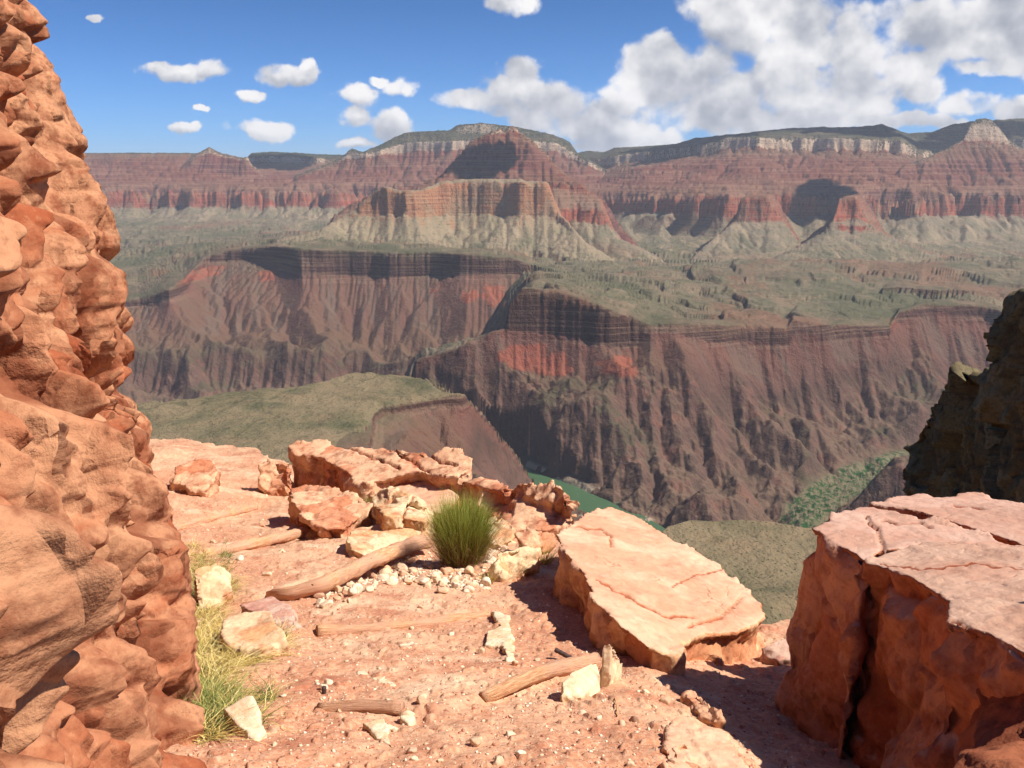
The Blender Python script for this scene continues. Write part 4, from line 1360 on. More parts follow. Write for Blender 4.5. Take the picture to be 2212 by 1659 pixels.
rock('boulder', 'big square red block at the right edge with a rough shaded left side', 'boulder',
     [(1872,1216,-1.66),(1906,1190,-1.67),(2020,1165,-1.68),(2200,1175,-1.62),(2420,1200,-1.5),(2500,1420,-1.3),(2250,1440,-1.38),(2128,1368,-1.44),(2030,1342,-1.47),(2034,1292,-1.52),(1962,1246,-1.60)],
     m_block, drop=1.35, batter=.14, vox=.0110, big=.30, amp=.060, abs_z=True, topflat=.12,
     cracks=[([(2050,1335),(2090,1350),(2120,1380)], .008, .01), ([(1905,1215),(1990,1230),(2100,1215),(2212,1225)], .004, .004)])
rock('boulder', 'left part of the cracked block with a pale flat top, ending in the outermost corner', 'boulder',
     [(1746,1137,-1.70),(1800,1116,-1.74),(1868,1092,-1.80),(1940,1105,-1.78),(2000,1122,-1.77),(2100,1150,-1.74),(2240,1190,-1.66),(2100,1178,-1.69),(1990,1172,-1.69),(1905,1192,-1.69),(1868,1218,-1.68),(1850,1200,-1.68),(1800,1172,-1.68)],
     m_top, drop=1.2, batter=.12, vox=.0115, big=.28, amp=.045, abs_z=True, topflat=.10,
     cracks=[([(1868,1118),(1895,1140),(1906,1175),(1905,1190)], .008, .03), ([(1905,1125),(1990,1130),(2010,1140)], .006, .02)])
rock('rock_slab', 'pale pink slab behind the long crack at the back of the block', 'rock slab',
     [(1880,1088,-1.86),(1950,1075,-1.88),(2040,1072,-1.9),(2110,1068,-1.9),(2212,1084,-1.86),(2420,1110,-1.75),(2420,1235,-1.6),(2330,1215,-1.66),(2212,1178,-1.70),(2130,1150,-1.74),(2050,1125,-1.78),(1990,1106,-1.80),(1940,1096,-1.83)],
     m_top, drop=1.0, batter=.03, vox=.0125, big=.3, amp=.03, abs_z=True, topflat=.12,
     cracks=[([(2060,1090),(2120,1100)], .006, .01)])
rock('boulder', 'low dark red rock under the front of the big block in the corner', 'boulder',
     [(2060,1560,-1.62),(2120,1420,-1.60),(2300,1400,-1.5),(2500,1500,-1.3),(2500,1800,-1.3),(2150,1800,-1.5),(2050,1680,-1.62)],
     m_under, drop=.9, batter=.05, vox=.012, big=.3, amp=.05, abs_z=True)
rock('boulder', 'tall red rock out of view at the right whose shadow falls on the block',  'boulder',
     [(1.70,2.0,-.84),(2.2,1.85,-.8),(2.4,2.2,-.8),(2.3,2.5,-.84),(1.80,2.42,-.86)], m_block, drop=1.7, batter=.1, vox=.03, big=.4, amp=.08, plan=True)  # unseen rock, placed and sized for the shadow it casts on the block
rock('outcrop', 'cracked red ledge with a flat top on the canyon rim, dark on its left', 'outcrop',
     [(627,964,.56),(700,953,.62),(742,962,.60),(832,965,.6),(880,969,.64),(930,977,.6),(970,973,.64),(1024,986,.58),(1026,1008,.44),(988,1030,.34),(900,1018,.40),(830,1035,.28),(775,1048,.2),(745,1020,.40),(690,990,.5),(642,980,.54)],
     m_red, drop=1.3, batter=.02, vox=.024, big=.5, amp=.085, topflat=.2, flat=.75,
     cracks=[([(840,967),(900,1000),(930,1020)], .02, .04), ([(740,962),(800,985),(860,1010)], .02, .04), ([(925,980),(945,995),(985,1005)], .02, .05)])
rock('outcrop', 'smooth slanting rock face below the cracked red ledge', 'outcrop',
     [(748,1008,.40),(850,1012,.38),(950,1036,.34),(1000,1070,.24),(965,1110,.14),(880,1098,.16),(800,1072,.12),(742,1052,.10)],
     m_slab, drop=.9, batter=.03, vox=.024, big=.4, amp=.05, topflat=.2)
rock('outcrop', 'crumbling stack of broken red blocks left of the cracked boulder', 'outcrop',
     [(620,1050,.36),(660,1042,.42),(700,1046,.40),(760,1060,.34),(806,1082,.22),(780,1112,.18),(745,1140,.10),(700,1142,.10),(660,1120,.16),(634,1090,.24)],
     m_red, drop=1.0, batter=.02, vox=.016, big=.28, amp=.09)
rock('outcrop', 'lumpy orange red outcrop on the rim above the river', 'outcrop',
     [(985,1038,.38),(1040,1026,.44),(1080,1032,.42),(1108,1048,.42),(1150,1034,.50),(1195,1040,.50),(1228,1060,.46),(1246,1092,.36),(1240,1125,.18),(1180,1146,.10),(1100,1142,.10),(1050,1112,.12),(1000,1082,.18)],
     m_red, drop=1.2, batter=.04, vox=.02, big=.40, amp=.065, flat=.15)
rock('boulder', 'cracked yellowish boulder left of the green bush', 'boulder',
     [(812,1065,.30),(850,1054,.36),(885,1064,.34),(906,1084,.28),(932,1106,.14),(922,1126,.05),(860,1116,.08),(824,1111,.12),(808,1090,.22)],
     m_tan, drop=.6, batter=.03, vox=.016, big=.3, amp=.05, topflat=.3, cracks=[([(893,1072),(880,1095),(868,1118)], .012, .05)])
rock('boulder', 'pale boulder with a crumbling left side behind the long log', 'boulder',
     [(764,1142,.15),(830,1127,.19),(880,1130,.19),(915,1146,.13),(902,1166,.05),(850,1186,.03),(785,1200,.04),(756,1186,.09),(746,1158,.13)],
     m_tan, drop=.4, batter=.02, vox=.012, big=.22, amp=.035)
rock('boulder', 'small orange block between the lumpy outcrop and the big slab', 'boulder',
     [(1112,1150,.18),(1150,1140,.21),(1192,1146,.19),(1200,1176,.08),(1150,1188,.05),(1118,1172,.10)], m_red, drop=.5, vox=.015, big=.2, amp=.05)
rock('boulder', 'small tan block with dry grass before it, left of the big slab', 'boulder',
     [(1070,1192,.19),(1130,1177,.22),(1168,1184,.19),(1162,1215,.10),(1120,1242,.05),(1084,1242,.05),(1070,1216,.13)], m_tan, drop=.5, vox=.014, big=.2, amp=.045)
rock('boulder', 'tan rock wedged behind the bush and the small tan block', 'boulder',
     [(1050,1120,.14),(1085,1112,.18),(1112,1130,.16),(1108,1165,.06),(1075,1180,.04),(1052,1160,.08)], m_tan, drop=.5, vox=.015, big=.18, amp=.06)
rock('rock', 'flat yellow topped rock in the dry grass at the foot of the cliff', 'rock',
     [(484,1336,.13),(530,1326,.15),(586,1318,.16),(604,1350,.13),(622,1386,.07),(560,1402,.05),(490,1394,.06),(474,1362,.11)], m_tan, drop=.4, vox=.010, big=.22, amp=.014)
rock('rock', 'greyish pink rock behind the flat yellow rock', 'rock',
     [(515,1304,.11),(590,1281,.15),(628,1304,.12),(640,1342,.05),(612,1372,.03),(560,1334,.09)], m_grey, drop=.4, vox=.011, big=.16, amp=.03)
rock('rock', 'yellowish rock at the foot of the cliff farthest up the dry grass', 'rock',
     [(416,1226,.24),(470,1211,.28),(502,1236,.20),(512,1270,.10),(482,1292,.05),(425,1292,.09)], m_tan, drop=.5, vox=.013, big=.22, amp=.028)
rock('rock', 'cream rock with a pointed top beside the green grass in the foreground', 'rock',
     [(474,1528,.07),(540,1500,.11),(566,1532,.08),(577,1574,.03),(552,1600,.0),(508,1566,.04)], m_pale, drop=.4, vox=.009, big=.22, amp=.014)
rock('rock', 'pointed yellow stone standing upright beside the log end', 'rock',
     [(1300,1390,.19),(1322,1386,.20),(1346,1432,.06),(1332,1452,.02),(1303,1464,.01),(1296,1425,.10)], m_pale, drop=.3, batter=.0, vox=.008, big=.2, amp=.008)
rock('rock', 'rounded yellow stone lying left of the pointed one', 'rock',
     [(1240,1443,.10),(1290,1428,.12),(1298,1456,.07),(1252,1500,.01),(1212,1502,.02),(1213,1470,.06)], m_pale, drop=.3, batter=.0, vox=.008, big=.2, amp=.008)
rock('rock', 'knobbly white rock bulging from the dirt left of the big slab', 'rock',
     [(1060,1318,.015),(1098,1326,.03),(1108,1360,.025),(1108,1392,.025),(1118,1430,.01),(1096,1428,.012),(1084,1396,.02),(1046,1392,.02),(1050,1362,.025),(1080,1350,.02)], m_pale, drop=.2, vox=.007, big=.12, amp=.012)
rock('rock', 'small red ledge beside the trail where it meets the cliff', 'rock',
     [(372,1006,.26),(420,985,.34),(466,990,.34),(474,1020,.24),(445,1060,.10),(404,1054,.08),(372,1032,.14)], m_red, drop=.6, vox=.02, big=.3, amp=.06)
rock('rock', 'squat red rock just left of the cracked ledge', 'rock',
     [(560,1002,.36),(590,990,.42),(628,996,.42),(632,1020,.32),(602,1056,.10),(572,1060,.06),(558,1036,.16)], m_red, drop=.8, vox=.02, big=.3, amp=.06)
rock('rock_slab', 'sunlit flat bedrock at the bottom edge beside the black shadow', 'rock slab',
     [(1450,1566,.02),(1500,1556,.04),(1560,1572,.05),(1610,1640,.05),(1650,1720,.04),(1480,1740,.04),(1430,1650,.03)], m_slab, drop=.3, vox=.008, big=.16, amp=.022, topflat=.6)
rock('rock_slab', 'pale flat stone on the rim between the big slab and the big block', 'rock slab',
     [(1640,1396,.09),(1700,1378,.12),(1752,1384,.12),(1745,1416,.04),(1682,1428,.03),(1644,1422,.03)], m_grey, drop=.4, vox=.011, big=.2, amp=.02)
rock('rock', 'orange stone at the left tip of the black shadow', 'rock',
     [(1476,1500,.05),(1492,1482,.06),(1516,1500,.08),(1560,1540,.07),(1540,1562,.02),(1500,1530,.02)], m_red, drop=.3, vox=.008, big=.1, amp=.02)
rock('rock', 'small angular stone at the bottom right in the sun', 'rock',
     [(1450,1610,.03),(1480,1600,.05),(1500,1612,.04),(1496,1632,.01),(1462,1636,.01)], m_slab, drop=.15, vox=.006, big=.08, amp=.012)
for (lb, pl) in (
 ('flat white stone shaped like a kite at the bottom of the trail', [(780,1560,.008),(832,1548,.014),(842,1588,.010),(848,1612,.004),(812,1592,.006)]),
 ('flat cream stone between the two lowest logs', [(800,1462,.01),(826,1458,.014),(856,1478,.01),(848,1484,.004),(812,1474,.004)]),
 ('oval pale stone pressed into the dirt under the thin log', [(862,1392,.008),(890,1385,.012),(902,1390,.01),(884,1400,.004),(866,1400,.004)]),
 ('small white stone left of the flat cream stone', [(742,1470,.01),(760,1468,.014),(768,1480,.004),(748,1482,.004)]),
 ('yellowish stone above the flat cream stone', [(768,1448,.01),(788,1444,.014),(796,1456,.006),(776,1462,.004)]),
 ('pale flat stone below the cream rock of the grass', [(858,1545,.012),(880,1530,.018),(900,1545,.014),(884,1560,.004)])):
    rock('flat_stone', lb, 'stone', pl, m_pale, drop=.08, batter=.004, vox=.0055, big=.08, amp=.006, smooth=3)


# ------------------------------------------------------------------ logs
ml, M = mat('weathered_wood')
al = M.attr('along'); ar = M.attr('around')
q = M.comb(M.mul(al, 3.0), M.mul(ar, 3.2), 0.0)
gr = M.noise(q, 4.0, 6, .65, 0, .5); g2 = M.noise(M.comb(M.mul(al, 1.2), M.mul(ar, 8), 0.0), 3.0, 5, .6)
c = M.mix(M.ss(gr, .36, .66), lin(216,152,108), lin(244,194,148))
c = M.mix(M.ss(g2, .60, .72, 0, .6), c, lin(180,112,76))
Pw_ = M.n('ShaderNodeNewGeometry').outputs['Position']
c = M.mix(M.ss(M.noise(Pw_, 3.2, 5, .65), .40, .56, 0, .75), c, lin(226,172,140))
c = M.mix(M.ss(M.noise(Pw_, 30, 3, .6), .68, .74), c, lin(90,56,40))
c = M.mix(1.0, c, (.82, .82, .82, 1), 'MULTIPLY')
M.finish(c, .85, M.bump(M.add(gr, M.mul(g2, 1.4)), .8, .012), .15)


def tube(pts, rad, seg=24, step=.03, lump=.0, seed=0, cap=True):
    """tube along a smoothed polyline; returns vertices, faces, along, around"""
    P = [Vector(p) for p in pts]
    L = [0]
    for a, b in zip(P[:-1], P[1:]): L.append(L[-1] + (b - a).length)
    n = max(3, int(L[-1] / step))
    V, F, A, B = [], [], [], []
    S = np.linspace(0, L[-1], n)
    X = np.array([[np.interp(s, L, [p[k] for p in P]) for k in range(3)] for s in S])
    for _ in range(6):
        X[1:-1] = (X[:-2] + X[1:-1] * 2 + X[2:]) / 4
    for i in range(n):
        d = Vector(X[min(i + 1, n - 1)] - X[max(i - 1, 0)]).normalized()
        s = d.cross(Vector((0, 0, 1))).normalized()
        t = s.cross(d)
        r = rad[0] + (rad[1] - rad[0]) * i / (n - 1)
        for k in range(seg):
            a = 2 * math.pi * k / seg
            rr = r * (1 + lump * float(pn2(np.array([S[i] * 4 + seed]), np.array([math.cos(a) * 1.3 + seed]))[0]) + lump * .6 * float(pn2(np.array([S[i] * 14 + seed]), np.array([math.sin(a) * 2.3 + seed]))[0]))
            V.append(tuple(Vector(X[i]) + s * math.cos(a) * rr + t * math.sin(a) * rr)); A.append(S[i]); B.append(abs(k / seg - .5) * 2)
        if i:
            for k in range(seg):
                k2 = (k + 1) % seg
                F.append(((i - 1) * seg + k, (i - 1) * seg + k2, i * seg + k2, i * seg + k))
    if cap:
        for i, rev in ((0, True), (n - 1, False)):
            c0 = len(V)
            V.append(tuple(X[i])); A.append(S[i]); B.append(.5)
            for k in range(seg):
                k2 = (k + 1) % seg
                f = (i * seg + k, i * seg + k2, c0, c0)
                F.append(f if not rev else (f[1], f[0], c0, c0))
    return V, F, A, B


def quads_to_mesh(name, V, F, smooth=True):
    me = bpy.data.meshes.new(name)
    me.from_pydata(V, [], [f if f[2] != f[3] else f[:3] for f in F])
    me.polygons.foreach_set('use_smooth', [smooth] * len(me.polygons))
    me.update()
    return me


for k, (nm, pts, r0, r1, lb) in enumerate(LOGS):
    V, F, A, B = tube(LOG3[nm], (r0, r1), lump=.22, seed=k * 3.1)
    o0 = np.array(LOG3[nm][0])
    me = quads_to_mesh('log', [tuple(np.array(v) - o0) for v in V], F)
    fattr(me, 'along', A); fattr(me, 'around', B)
    link('log', me, ml, label=lb, cat='log', group='logs set across the trail as steps', loc=tuple(o0))

mi, M = mat('rusty_iron')
M.finish(M.mix(M.noise(M.n('ShaderNodeNewGeometry').outputs['Position'], 90, 4, .6), lin(44,38,38), lin(92,66,56)), .7, None, .3)
a = G(1238, 1424, .02); b = G(1199, 1403, .055)
V, F, A, B = tube([a, b], (.0105, .0105), seg=14, step=.004)
V = [tuple(Vector(v) + (Vector(v) - (a + (b - a) * (al_ / (b - a).length))) * (.12 if int(al_ / .012) % 2 else 0)) for v, al_ in zip(V, A)]
link('iron_stake', quads_to_mesh('iron_stake', [tuple(Vector(v) - a) for v in V], F), mi, label='dark ribbed iron stake lying out of the dirt near the two yellow stones', cat='metal stake', loc=tuple(a))
a = G(700, 1512, -.02); b = a + Vector((.002, .004, .055))
V, F, A, B = tube([a, b], (.0085, .0095), seg=14, step=.006)
link('iron_stake', quads_to_mesh('iron_stake', [tuple(Vector(v) - a) for v in V], F), mi, label='short dark iron stake end poking up at the short split log', cat='metal stake', loc=tuple(a))
mtw, M = mat('dry_twig')
M.finish(lin(196,150,104), .9)
a = G(1326, 1500, .006); b = G(1334, 1546, .006); m_ = G(1332, 1520, .012)
V, F, A, B = tube([a, m_, b], (.003, .0028), seg=6, step=.008)
V2, F2, _, _ = tube([m_, m_ + Vector((-.018, .006, .012))], (.0018, .001), seg=5, step=.005)
n_ = len(V)
V += V2; F += [tuple(i + n_ for i in f) for f in F2]
link('twig', quads_to_mesh('twig', [tuple(Vector(v) - a) for v in V], F), mtw, label='thin dry twig lying on the dirt below the yellow stones', cat='twig', loc=tuple(a))

# ------------------------------------------------------------------ pebbles
import bmesh
def pebble_mesh(seed, sub=3):
    bm = bmesh.new(); bmesh.ops.create_icosphere(bm, subdivisions=sub, radius=1.0)
    V = np.array([v.co[:] for v in bm.verts]); F = np.array([[v.index for v in f.verts] for f in bm.faces]); bm.free()
    r = np.random.default_rng(seed)
    for _ in range(7):      # cut facets
        n = r.normal(size=3); n /= np.linalg.norm(n); h = r.uniform(.45, .8)
        d = V @ n
        V = V - np.maximum(d - h, 0)[:, None] * n
    V *= np.array([1, r.uniform(.65, .95), r.uniform(.5, .75)])
    V += fbm3(V * 2, 2, seed)[:, None] * .07 * V
    return V, F


mp_, M = mat('cream_stone')
oi = M.n('ShaderNodeObjectInfo').outputs['Random']
P = M.n('ShaderNodeNewGeometry').outputs['Position']
c = M.ramp(oi, [(0, lin(236,206,168)), (.35, lin(246,228,200)), (.6, lin(220,168,130)), (.8, lin(240,214,176)), (1, lin(196,150,122))])
c = M.mix(M.ss(M.noise(P, 60, 4, .6), .45, .65, 0, .5), c, lin(206,158,124))
M.finish(M.mix(1.0, c, (.82, .82, .82, 1), 'MULTIPLY'), .9, M.bump(M.noise(P, 90, 4, .65), .5, .006), .1)
pm = []
for k in range(8):
    V, F = pebble_mesh(500 + k)
    me = mesh_np('stone', V, F, True); me.materials.append(mp_); pm.append(me)
GF = lambda x, y: float(ground(np.array([x]), np.array([y]))[0])


def in_poly(px, py, poly):
    r = False
    for i in range(len(poly)):
        (x0, y0), (x1, y1) = poly[i], poly[i - 1]
        if (y0 > py) != (y1 > py) and px < (x1 - x0) * (py - y0) / (y1 - y0) + x0: r = not r
    return r


PILE = [(690,1262),(760,1240),(840,1205),(920,1188),(940,1215),(1010,1232),(1055,1250),(1060,1282),(1000,1300),(900,1262),(820,1268),(760,1300),(700,1318),(668,1300)]
PILE2 = [(1075,1150),(1115,1180),(1075,1200),(1065,1235),(1040,1235),(1065,1190),(1060,1160)]
SCAT = [(620,1330),(760,1310),(1050,1290),(1200,1300),(1300,1420),(1480,1480),(1460,1659),(560,1659),(600,1500)]
SCAT2 = [(400,1090),(600,1060),(640,1150),(720,1200),(600,1270),(470,1200)]


def scatter(poly, n, s0, s1, label, group, pw=2.0, sink=.25):
    xs = [p[0] for p in poly]; ys = [p[1] for p in poly]
    k = 0
    while k < n:
        px, py = random.uniform(min(xs), max(xs)), random.uniform(min(ys), max(ys))
        if not in_poly(px, py, poly): continue
        p = G(px, py)
        s = s0 + (s1 - s0) * random.random() ** pw
        o = bpy.data.objects.new('stone', random.choice(pm))
        COL.objects.link(o)
        o.location = (p.x, p.y, GF(p.x, p.y) + s * (.5 - sink))
        o.rotation_euler = (random.uniform(-.4, .4), random.uniform(-.4, .4), random.uniform(0, 6.28))
        o.scale = (s, s * random.uniform(.8, 1.15), s)
        o['label'] = label; o['category'] = 'stone'; o['group'] = group
        k += 1


scatter(PILE, 156, .014, .056, 'cream pebble in the loose heap between the long log and the bush', 'cream pebbles heaped below the long log', 1.8, .1)
scatter(PILE2, 26, .016, .05, 'pale pebble in the gap between bush and lumpy outcrop', 'pale pebbles right of the bush', 1.6)
scatter(SCAT, 96, .006, .026, 'small pale pebble loose on the dirt of the trail', 'pebbles scattered over the trail', 2.6)
scatter(SCAT2, 22, .012, .04, 'pale pebble on the far treads of the trail', 'pebbles on the far steps', 2.4)
for (px, py, s, lb) in ((684,1282,.038,'upright white stone leaning on the near end of the long log'),(1108,1352,.0,''),(1112,1440,.016,'white stone beside the log with splintered end'),
                        (1040,1412,.02,'round pale stone left of the knobbly white rock'),(880,1550,.03,'white stone at the tip of the short split log'),(912,1522,.026,'pale stone leaning on its neighbours beside the short split log'),
                        (806,1236,.033,'big white stone on top of the pebble heap'),(1030,1610,.026,'brown angular stone at the bottom of the trail'),(650,1120,.04,'small stone under the broken red blocks')):
    if s == 0: continue
    p = G(px, py)
    o = bpy.data.objects.new('stone', pm[int(px) % 8]); COL.objects.link(o)
    o.location = (p.x, p.y, GF(p.x, p.y) + s * .55); o.scale = (s, s * .85, s * 1.35); o.rotation_euler = (.2, .1, px)
    o['label'] = lb; o['category'] = 'stone'
# fine gravel: too many to count
Vg, Fg, Tg = [], [], []
lowV, lowF = pebble_mesh(900, 1)
n0 = 0
mgv, M = mat('gravel_stone')
t_ = M.attr('tint')
M.finish(M.mix(1.0, M.ramp(t_, [(0, lin(176,104,82)), (.4, lin(222,166,132)), (.75, lin(240,212,178)), (1, lin(246,232,206))]), (.8, .8, .8, 1), 'MULTIPLY'), .9, None, .1)
cnt = 0
while cnt < 6500:
    px, py = random.uniform(340, 1760), random.uniform(1010, 1680)
    if random.random() > .3 + .7 * (py - 1010) / 650: continue
    u, v = uv(px, py)
    if px > 1500 and py < 1400: continue
    Y = float(np.interp(py, [1010, 1100, 1250, 1500, 1680], [11.6, 9.2, 6.0, 3.3, 2.3])) * random.uniform(.85, 1.1)
    x = u * Y
    s = (.0022 + .0075 * random.random() ** 4) * (1 + Y * .10)
    a = random.uniform(0, 6.28); ca, sa = math.cos(a), math.sin(a)
    Rm = np.array([[ca, -sa, 0], [sa, ca, 0], [0, 0, 1]])
    Vg.append(lowV @ Rm.T * s + np.array([x, Y, 0.0])); Fg.append(lowF + n0); n0 += len(lowV); Tg += [random.random()] * len(lowV)
    cnt += 1
for (pl_, n_pl, s_lo, s_hi) in ((PILE, 1500, .006, .020), (PILE2, 260, .008, .024)):      # the heap's small stones
    k_ = 0
    xs = [p[0] for p in pl_]; ys = [p[1] for p in pl_]
    while k_ < n_pl:
        px, py = random.uniform(min(xs), max(xs)), random.uniform(min(ys), max(ys))
        if not in_poly(px, py, pl_): continue
        u, v = uv(px, py)
        Y = float(np.interp(py, [1100, 1250, 1320], [9.2, 6.0, 5.2])); x = u * Y
        s_ = s_lo + (s_hi - s_lo) * random.random() ** 2
        a = random.uniform(0, 6.28); ca, sa = math.cos(a), math.sin(a)
        Vg.append(lowV @ np.array([[ca, -sa, 0], [sa, ca, 0], [0, 0, 1]]).T * s_ + np.array([x, Y, s_ * .2])); Fg.append(lowF + n0); n0 += len(lowV); Tg += [.7 + .3 * random.random()] * len(lowV)
        k_ += 1; cnt += 1
Vg = np.vstack(Vg)
ctr = Vg.reshape(cnt, -1, 3)[:, :, :2].mean(1)
hz = ground(ctr[:, 0], ctr[:, 1])
Vg.reshape(cnt, -1, 3)[:, :, 2] += hz[:, None] + .001
me = mesh_np('gravel', Vg, np.vstack(Fg), True); fattr(me, 'tint', Tg)
link('gravel', me, mgv, kind='stuff')


# ------------------------------------------------------------------ plants
def blades(spec):
    """spec rows: base, tip offset, width, bend vector, tint; each blade is a folded strip of 4 segments"""
    V, F, T = [], [], []
    for (b, tip, wd, bend, tint) in spec:
        side = Vector((random.uniform(-1, 1), random.uniform(-1, 1), 0)).normalized() * wd
        sd2 = side.cross(Vector((0, 0, 1))) * .6
        n0 = len(V)
        K = 4
        for i in range(K + 1):
            t = i / K
            p = b + tip * t + bend * (t * t) + side * (6 * math.sin(t * 5 + n0))
            wt = (1 - t) * .85 + .12
            V += [tuple(p - side * wt), tuple(p + sd2 * wt), tuple(p + side * wt)]
            T += [min(1, max(0, tint + (t - .55) * .7))] * 3
            if i:
                a = n0 + (i - 1) * 3
                F += [(a, a + 1, a + 4, a + 3), (a + 1, a + 2, a + 5, a + 4)]
    return V, F, T


def leafmat(name, stops, k=1.0):
    m, M = mat(name)
    c = M.mix(1.0, M.ramp(M.attr('tint'), stops), (k, k, k, 1), 'MULTIPLY')
    M.finish(c, .7, None, .25)
    return m


m_eph = leafmat('bush_stems', [(0, lin(128,108,60)), (.3, lin(132,140,56)), (.65, lin(176,184,74)), (1, lin(196,196,108))], .85)
m_dry = leafmat('dry_stems', [(0, lin(110,80,52)), (.6, lin(168,132,84)), (1, lin(206,178,122))], .85)
m_str = leafmat('straw', [(0, lin(150,120,60)), (.5, lin(206,176,96)), (1, lin(240,220,150))], .9)
m_grn = leafmat('green_grass', [(0, lin(84,90,44)), (.5, lin(116,126,58)), (1, lin(176,172,96))], .8)

base = G(1000, 1216)
ga = bpy.data.objects.new('bush', None); COL.objects.link(ga); ga.location = base
ga['label'] = 'round bushy plant with thin upright green stems beside the trail'; ga['category'] = 'bush'
Rb = 84 / FD * base.y


def bush_spec(n, R, H, green=True):
    sp = []
    for _ in range(n):
        a = random.uniform(0, 6.283); rr = math.sqrt(random.random())
        ox, oy = math.cos(a) * rr, math.sin(a) * rr
        b = Vector((ox * R * .55, oy * R * .45, random.uniform(-.01, H * .45) if rr > .2 else 0))
        b += Vector((random.gauss(0, .012), random.gauss(0, .012), 0))
        hh = H * (math.sqrt(max(.05, 1 - rr * rr * .62))) * random.uniform(.82, 1.08) - b.z
        hh = max(hh, H * .15) 
        tip = Vector((ox * R * .48 + random.gauss(0, .045), oy * R * .42 + random.gauss(0, .045), hh * random.uniform(.75, 1.08)))
        if not green: tip = Vector((ox * R * .6 + random.gauss(0, .05), oy * R * .5, hh * random.uniform(.15, .7)))
        sp.append((b, tip, random.uniform(.0009, .0020) * (1.25 if green else 1), Vector((random.gauss(0, .03), random.gauss(0, .03), random.gauss(0, .02))), random.uniform(.0, .95)))
    return sp


V, F, T = blades(bush_spec(3800, Rb, .60))
me = quads_to_mesh('green_stems', V, F); fattr(me, 'tint', T); link('green_stems', me, m_eph, ga)
V, F, T = blades(bush_spec(2000, Rb * 1.05, .50, False))
me = quads_to_mesh('dry_stems', V, F); fattr(me, 'tint', T); link('dry_stems', me, m_dry, ga)


def tuft(px, py, R, H, n, m, label, cat='grass tuft', name='grass_tuft', droop=.5):
    b0 = G(px, py)
    sp = []
    for _ in range(n):
        a = random.uniform(0, 6.283); r = R * math.sqrt(random.random())
        d = Vector((math.cos(a), math.sin(a), 0))
        h = H * random.uniform(.5, 1.1)
        sp.append((d * r * .5, d * (r * .8) + Vector((0, 0, h)), random.uniform(.0012, .0022), d * h * droop * random.random() - Vector((0, 0, h * droop * .5 * random.random())), random.random()))
    V, F, T = blades(sp)
    me = quads_to_mesh(name, V, F); fattr(me, 'tint', T)
    return link(name, me, m, label=label, cat=cat, loc=tuple(b0))


tuft(1108, 1246, .10, .17, 260, m_str, 'dry straw tuft before the small tan block')
tuft(1172, 1218, .12, .16, 260, m_str, 'straw tuft in the gap at the left corner of the big slab')
tuft(1195, 1142, .16, .20, 260, m_dry, 'olive brown tuft on the rim right of the lumpy outcrop')
tuft(1054, 1262, .06, .11, 120, m_str, 'little straw tuft beneath the right side of the bush')
tuft(816, 1068, .16, .26, 420, m_eph, 'bright green plant behind the cracked yellowish boulder', 'plant', 'plant', .3)
tuft(797, 1118, .15, .24, 380, m_eph, 'green plant between the pale boulder and the cracked one', 'plant', 'plant', .3)
tuft(862, 1048, .14, .20, 160, m_eph, 'sparse twiggy plant on the slanting rock face', 'plant', 'plant', .3)
tuft(1280, 1432, .02, .05, 30, m_grn, 'tiny green sprout on the end of the splintered log', 'sprout', 'plant')
# grass strip along the foot of the cliff
sp, spg = [], []
STRIP = [(412,1200),(430,1205),(520,1295),(480,1330),(480,1400),(610,1400),(618,1450),(560,1480),(500,1490),(480,1560),(520,1600),(470,1659),(425,1659),(425,1500),(412,1330)]
CLUMPS = [(470,1575,40,36,.7),(455,1610,36,40,.75),(580,1420,35,20,.7),(440,1320,30,30,.55),(490,1230,14,34,.8),(540,1620,30,16,.6),(575,1560,20,12,.8),(440,1260,20,30,.3),(430,1480,20,40,.35)]
cnt = 0
while cnt < 12000:
    px, py = random.uniform(405, 625), random.uniform(1195, 1690)
    ins = in_poly(px, py, STRIP)
    gp = 0
    for (cx, cy, rx, ry, g_) in CLUMPS:
        if ((px - cx) / rx) ** 2 + ((py - cy) / ry) ** 2 < 1: gp = max(gp, g_)
    if not ins and gp < .5: continue
    if not ins and random.random() < .5: continue
    u, v = uv(px, py)
    Y = float(np.interp(py, [1190, 1250, 1400, 1500, 1690], [7.3, 6.1, 4.25, 3.4, 2.35]))
    p = Vector((u * Y, Y, 0))
    gr_ = random.random() < gp
    H = random.uniform(.03, .11) * (.8 if gr_ else 1.0)
    d = Vector((random.gauss(0, 1), random.gauss(0, 1), 0))
    d = d.normalized() * H * random.uniform(.2, 1.9)
    row = (p, d + Vector((0, 0, H * (1.1 if gr_ else random.uniform(.15, .9)))), random.uniform(.0014, .0034), Vector((0, 0, -H * random.uniform(.1, .6))) + d * .5, random.random())
    (spg if gr_ else sp).append(row)
    cnt += 1
for nm, S_, m in (('dry_grass', sp, m_str), ('green_grass', spg, m_grn)):
    xs = np.array([[r[0].x, r[0].y] for r in S_]); hz = ground(xs[:, 0], xs[:, 1])
    S_ = [(Vector((r[0].x, r[0].y, float(h_))), *r[1:]) for r, h_ in zip(S_, hz)]
    V, F, T = blades(S_)
    me = quads_to_mesh(nm, V, F); fattr(me, 'tint', T)
    link(nm, me, m, kind='stuff')

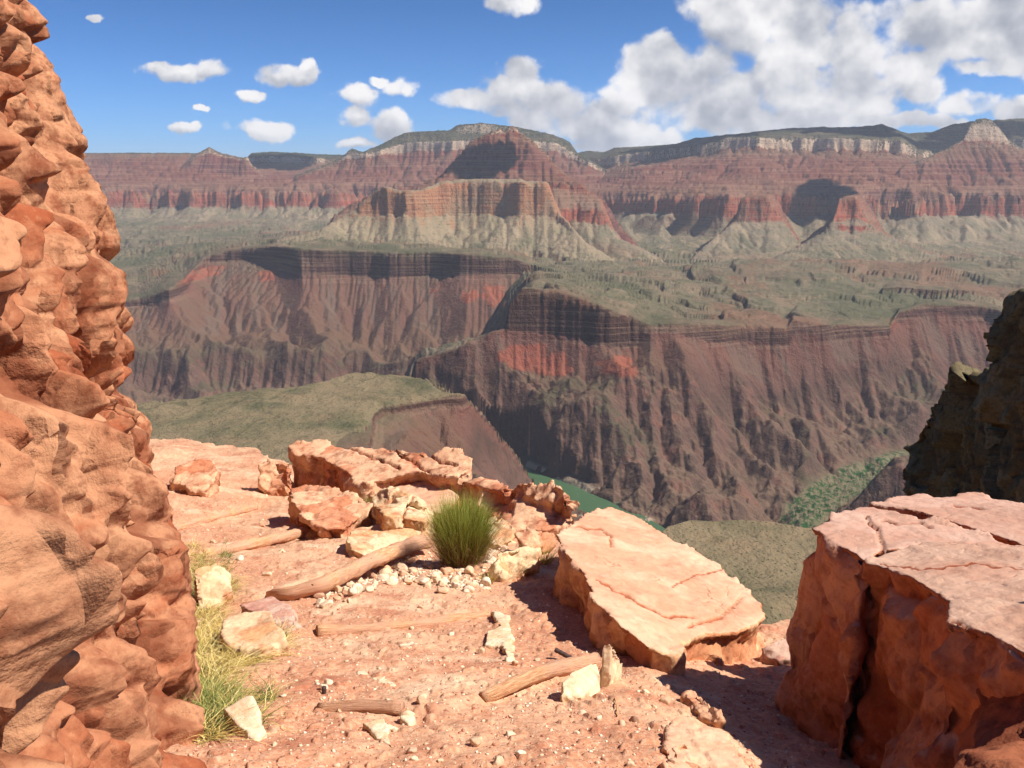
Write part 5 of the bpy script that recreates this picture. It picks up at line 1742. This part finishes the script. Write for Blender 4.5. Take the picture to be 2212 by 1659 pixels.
# ------------------------------------------------------------------ air
mh = bpy.data.materials.new('haze_air'); mh.use_nodes = True
Hn = NT(mh.node_tree)
pv_ = Hn.n('ShaderNodeVolumePrincipled')
pv_.inputs['Color'].default_value = (.80, .88, 1.0, 1)
pv_.inputs['Density'].default_value = 2.2e-5
pv_.inputs['Anisotropy'].default_value = 0.1
ho = Hn.n('ShaderNodeOutputMaterial')
mh.node_tree.links.new(pv_.outputs[0], ho.inputs['Volume'])
hx, hy0, hy1, hz0, hz1 = 42000, -42000, 62000, -961, 760
hv = [(x, y, z) for z in (hz0, hz1) for (x, y) in ((-hx, hy0), (hx, hy0), (hx, hy1), (-hx, hy1))]
me = mesh_np('haze', hv, [(0, 3, 2, 1), (4, 5, 6, 7), (0, 1, 5, 4), (1, 2, 6, 5), (2, 3, 7, 6), (3, 0, 4, 7)], False)
link('haze', me, mh, kind='stuff')

# ------------------------------------------------------------------ clouds overhead that shade the buttes
mc, M = mat('cloud_white')
bs = M.n('ShaderNodeBsdfDiffuse'); bs.inputs[0].default_value = (.9, .9, .92, 1)
oc = M.n('ShaderNodeOutputMaterial'); mc.node_tree.links.new(bs.outputs[0], oc.inputs[0])
import bmesh as _bm
def cloud_over(px, py, Y, rx, ry, seed, height=2700, top=None):
    P = at(px, py, Y=Y)
    c = P + sdir * ((height - P.z) / sdir.z)
    r = random.Random(seed)
    Vs, Fs, n0 = [], [], 0
    for k in range(9):
        b = _bm.new(); _bm.ops.create_icosphere(b, subdivisions=4, radius=1)
        V = np.array([v.co[:] for v in b.verts]); F = np.array([[v.index for v in f.verts] for f in b.faces]); b.free()
        V = V * (1 + fbm3(V * 2.2 + seed + k, 4, seed)[:, None] * .5)
        V[:, 2] = np.where(V[:, 2] < -.25, -.25 + (V[:, 2] + .25) * .25, V[:, 2])
        s = r.uniform(.35, .6)
        Vs.append(V * np.array([rx * s, ry * s, min(rx, ry) * s * .7]) + np.array([r.uniform(-.6, .6) * rx, r.uniform(-.6, .6) * ry, 0]))
        Fs.append(F + n0); n0 += len(V)
    link('cloud', mesh_np('cloud', np.vstack(Vs), np.vstack(Fs)), mc, kind='structure', loc=tuple(c))


cloud_over(1035, 362, 6650, 240, 260, 3)
cloud_over(1790, 395, 7050, 200, 420, 5)
cloud_over(1500, 325, 9300, 500, 500, 6)
cloud_over(1950, 300, 9500, 1100, 500, 8)
cloud_over(1680, 278, 10000, 1300, 500, 9)
cloud_over(580, 362, 11200, 380, 600, 10)
cloud_over(2180, 290, 9700, 700, 400, 12)
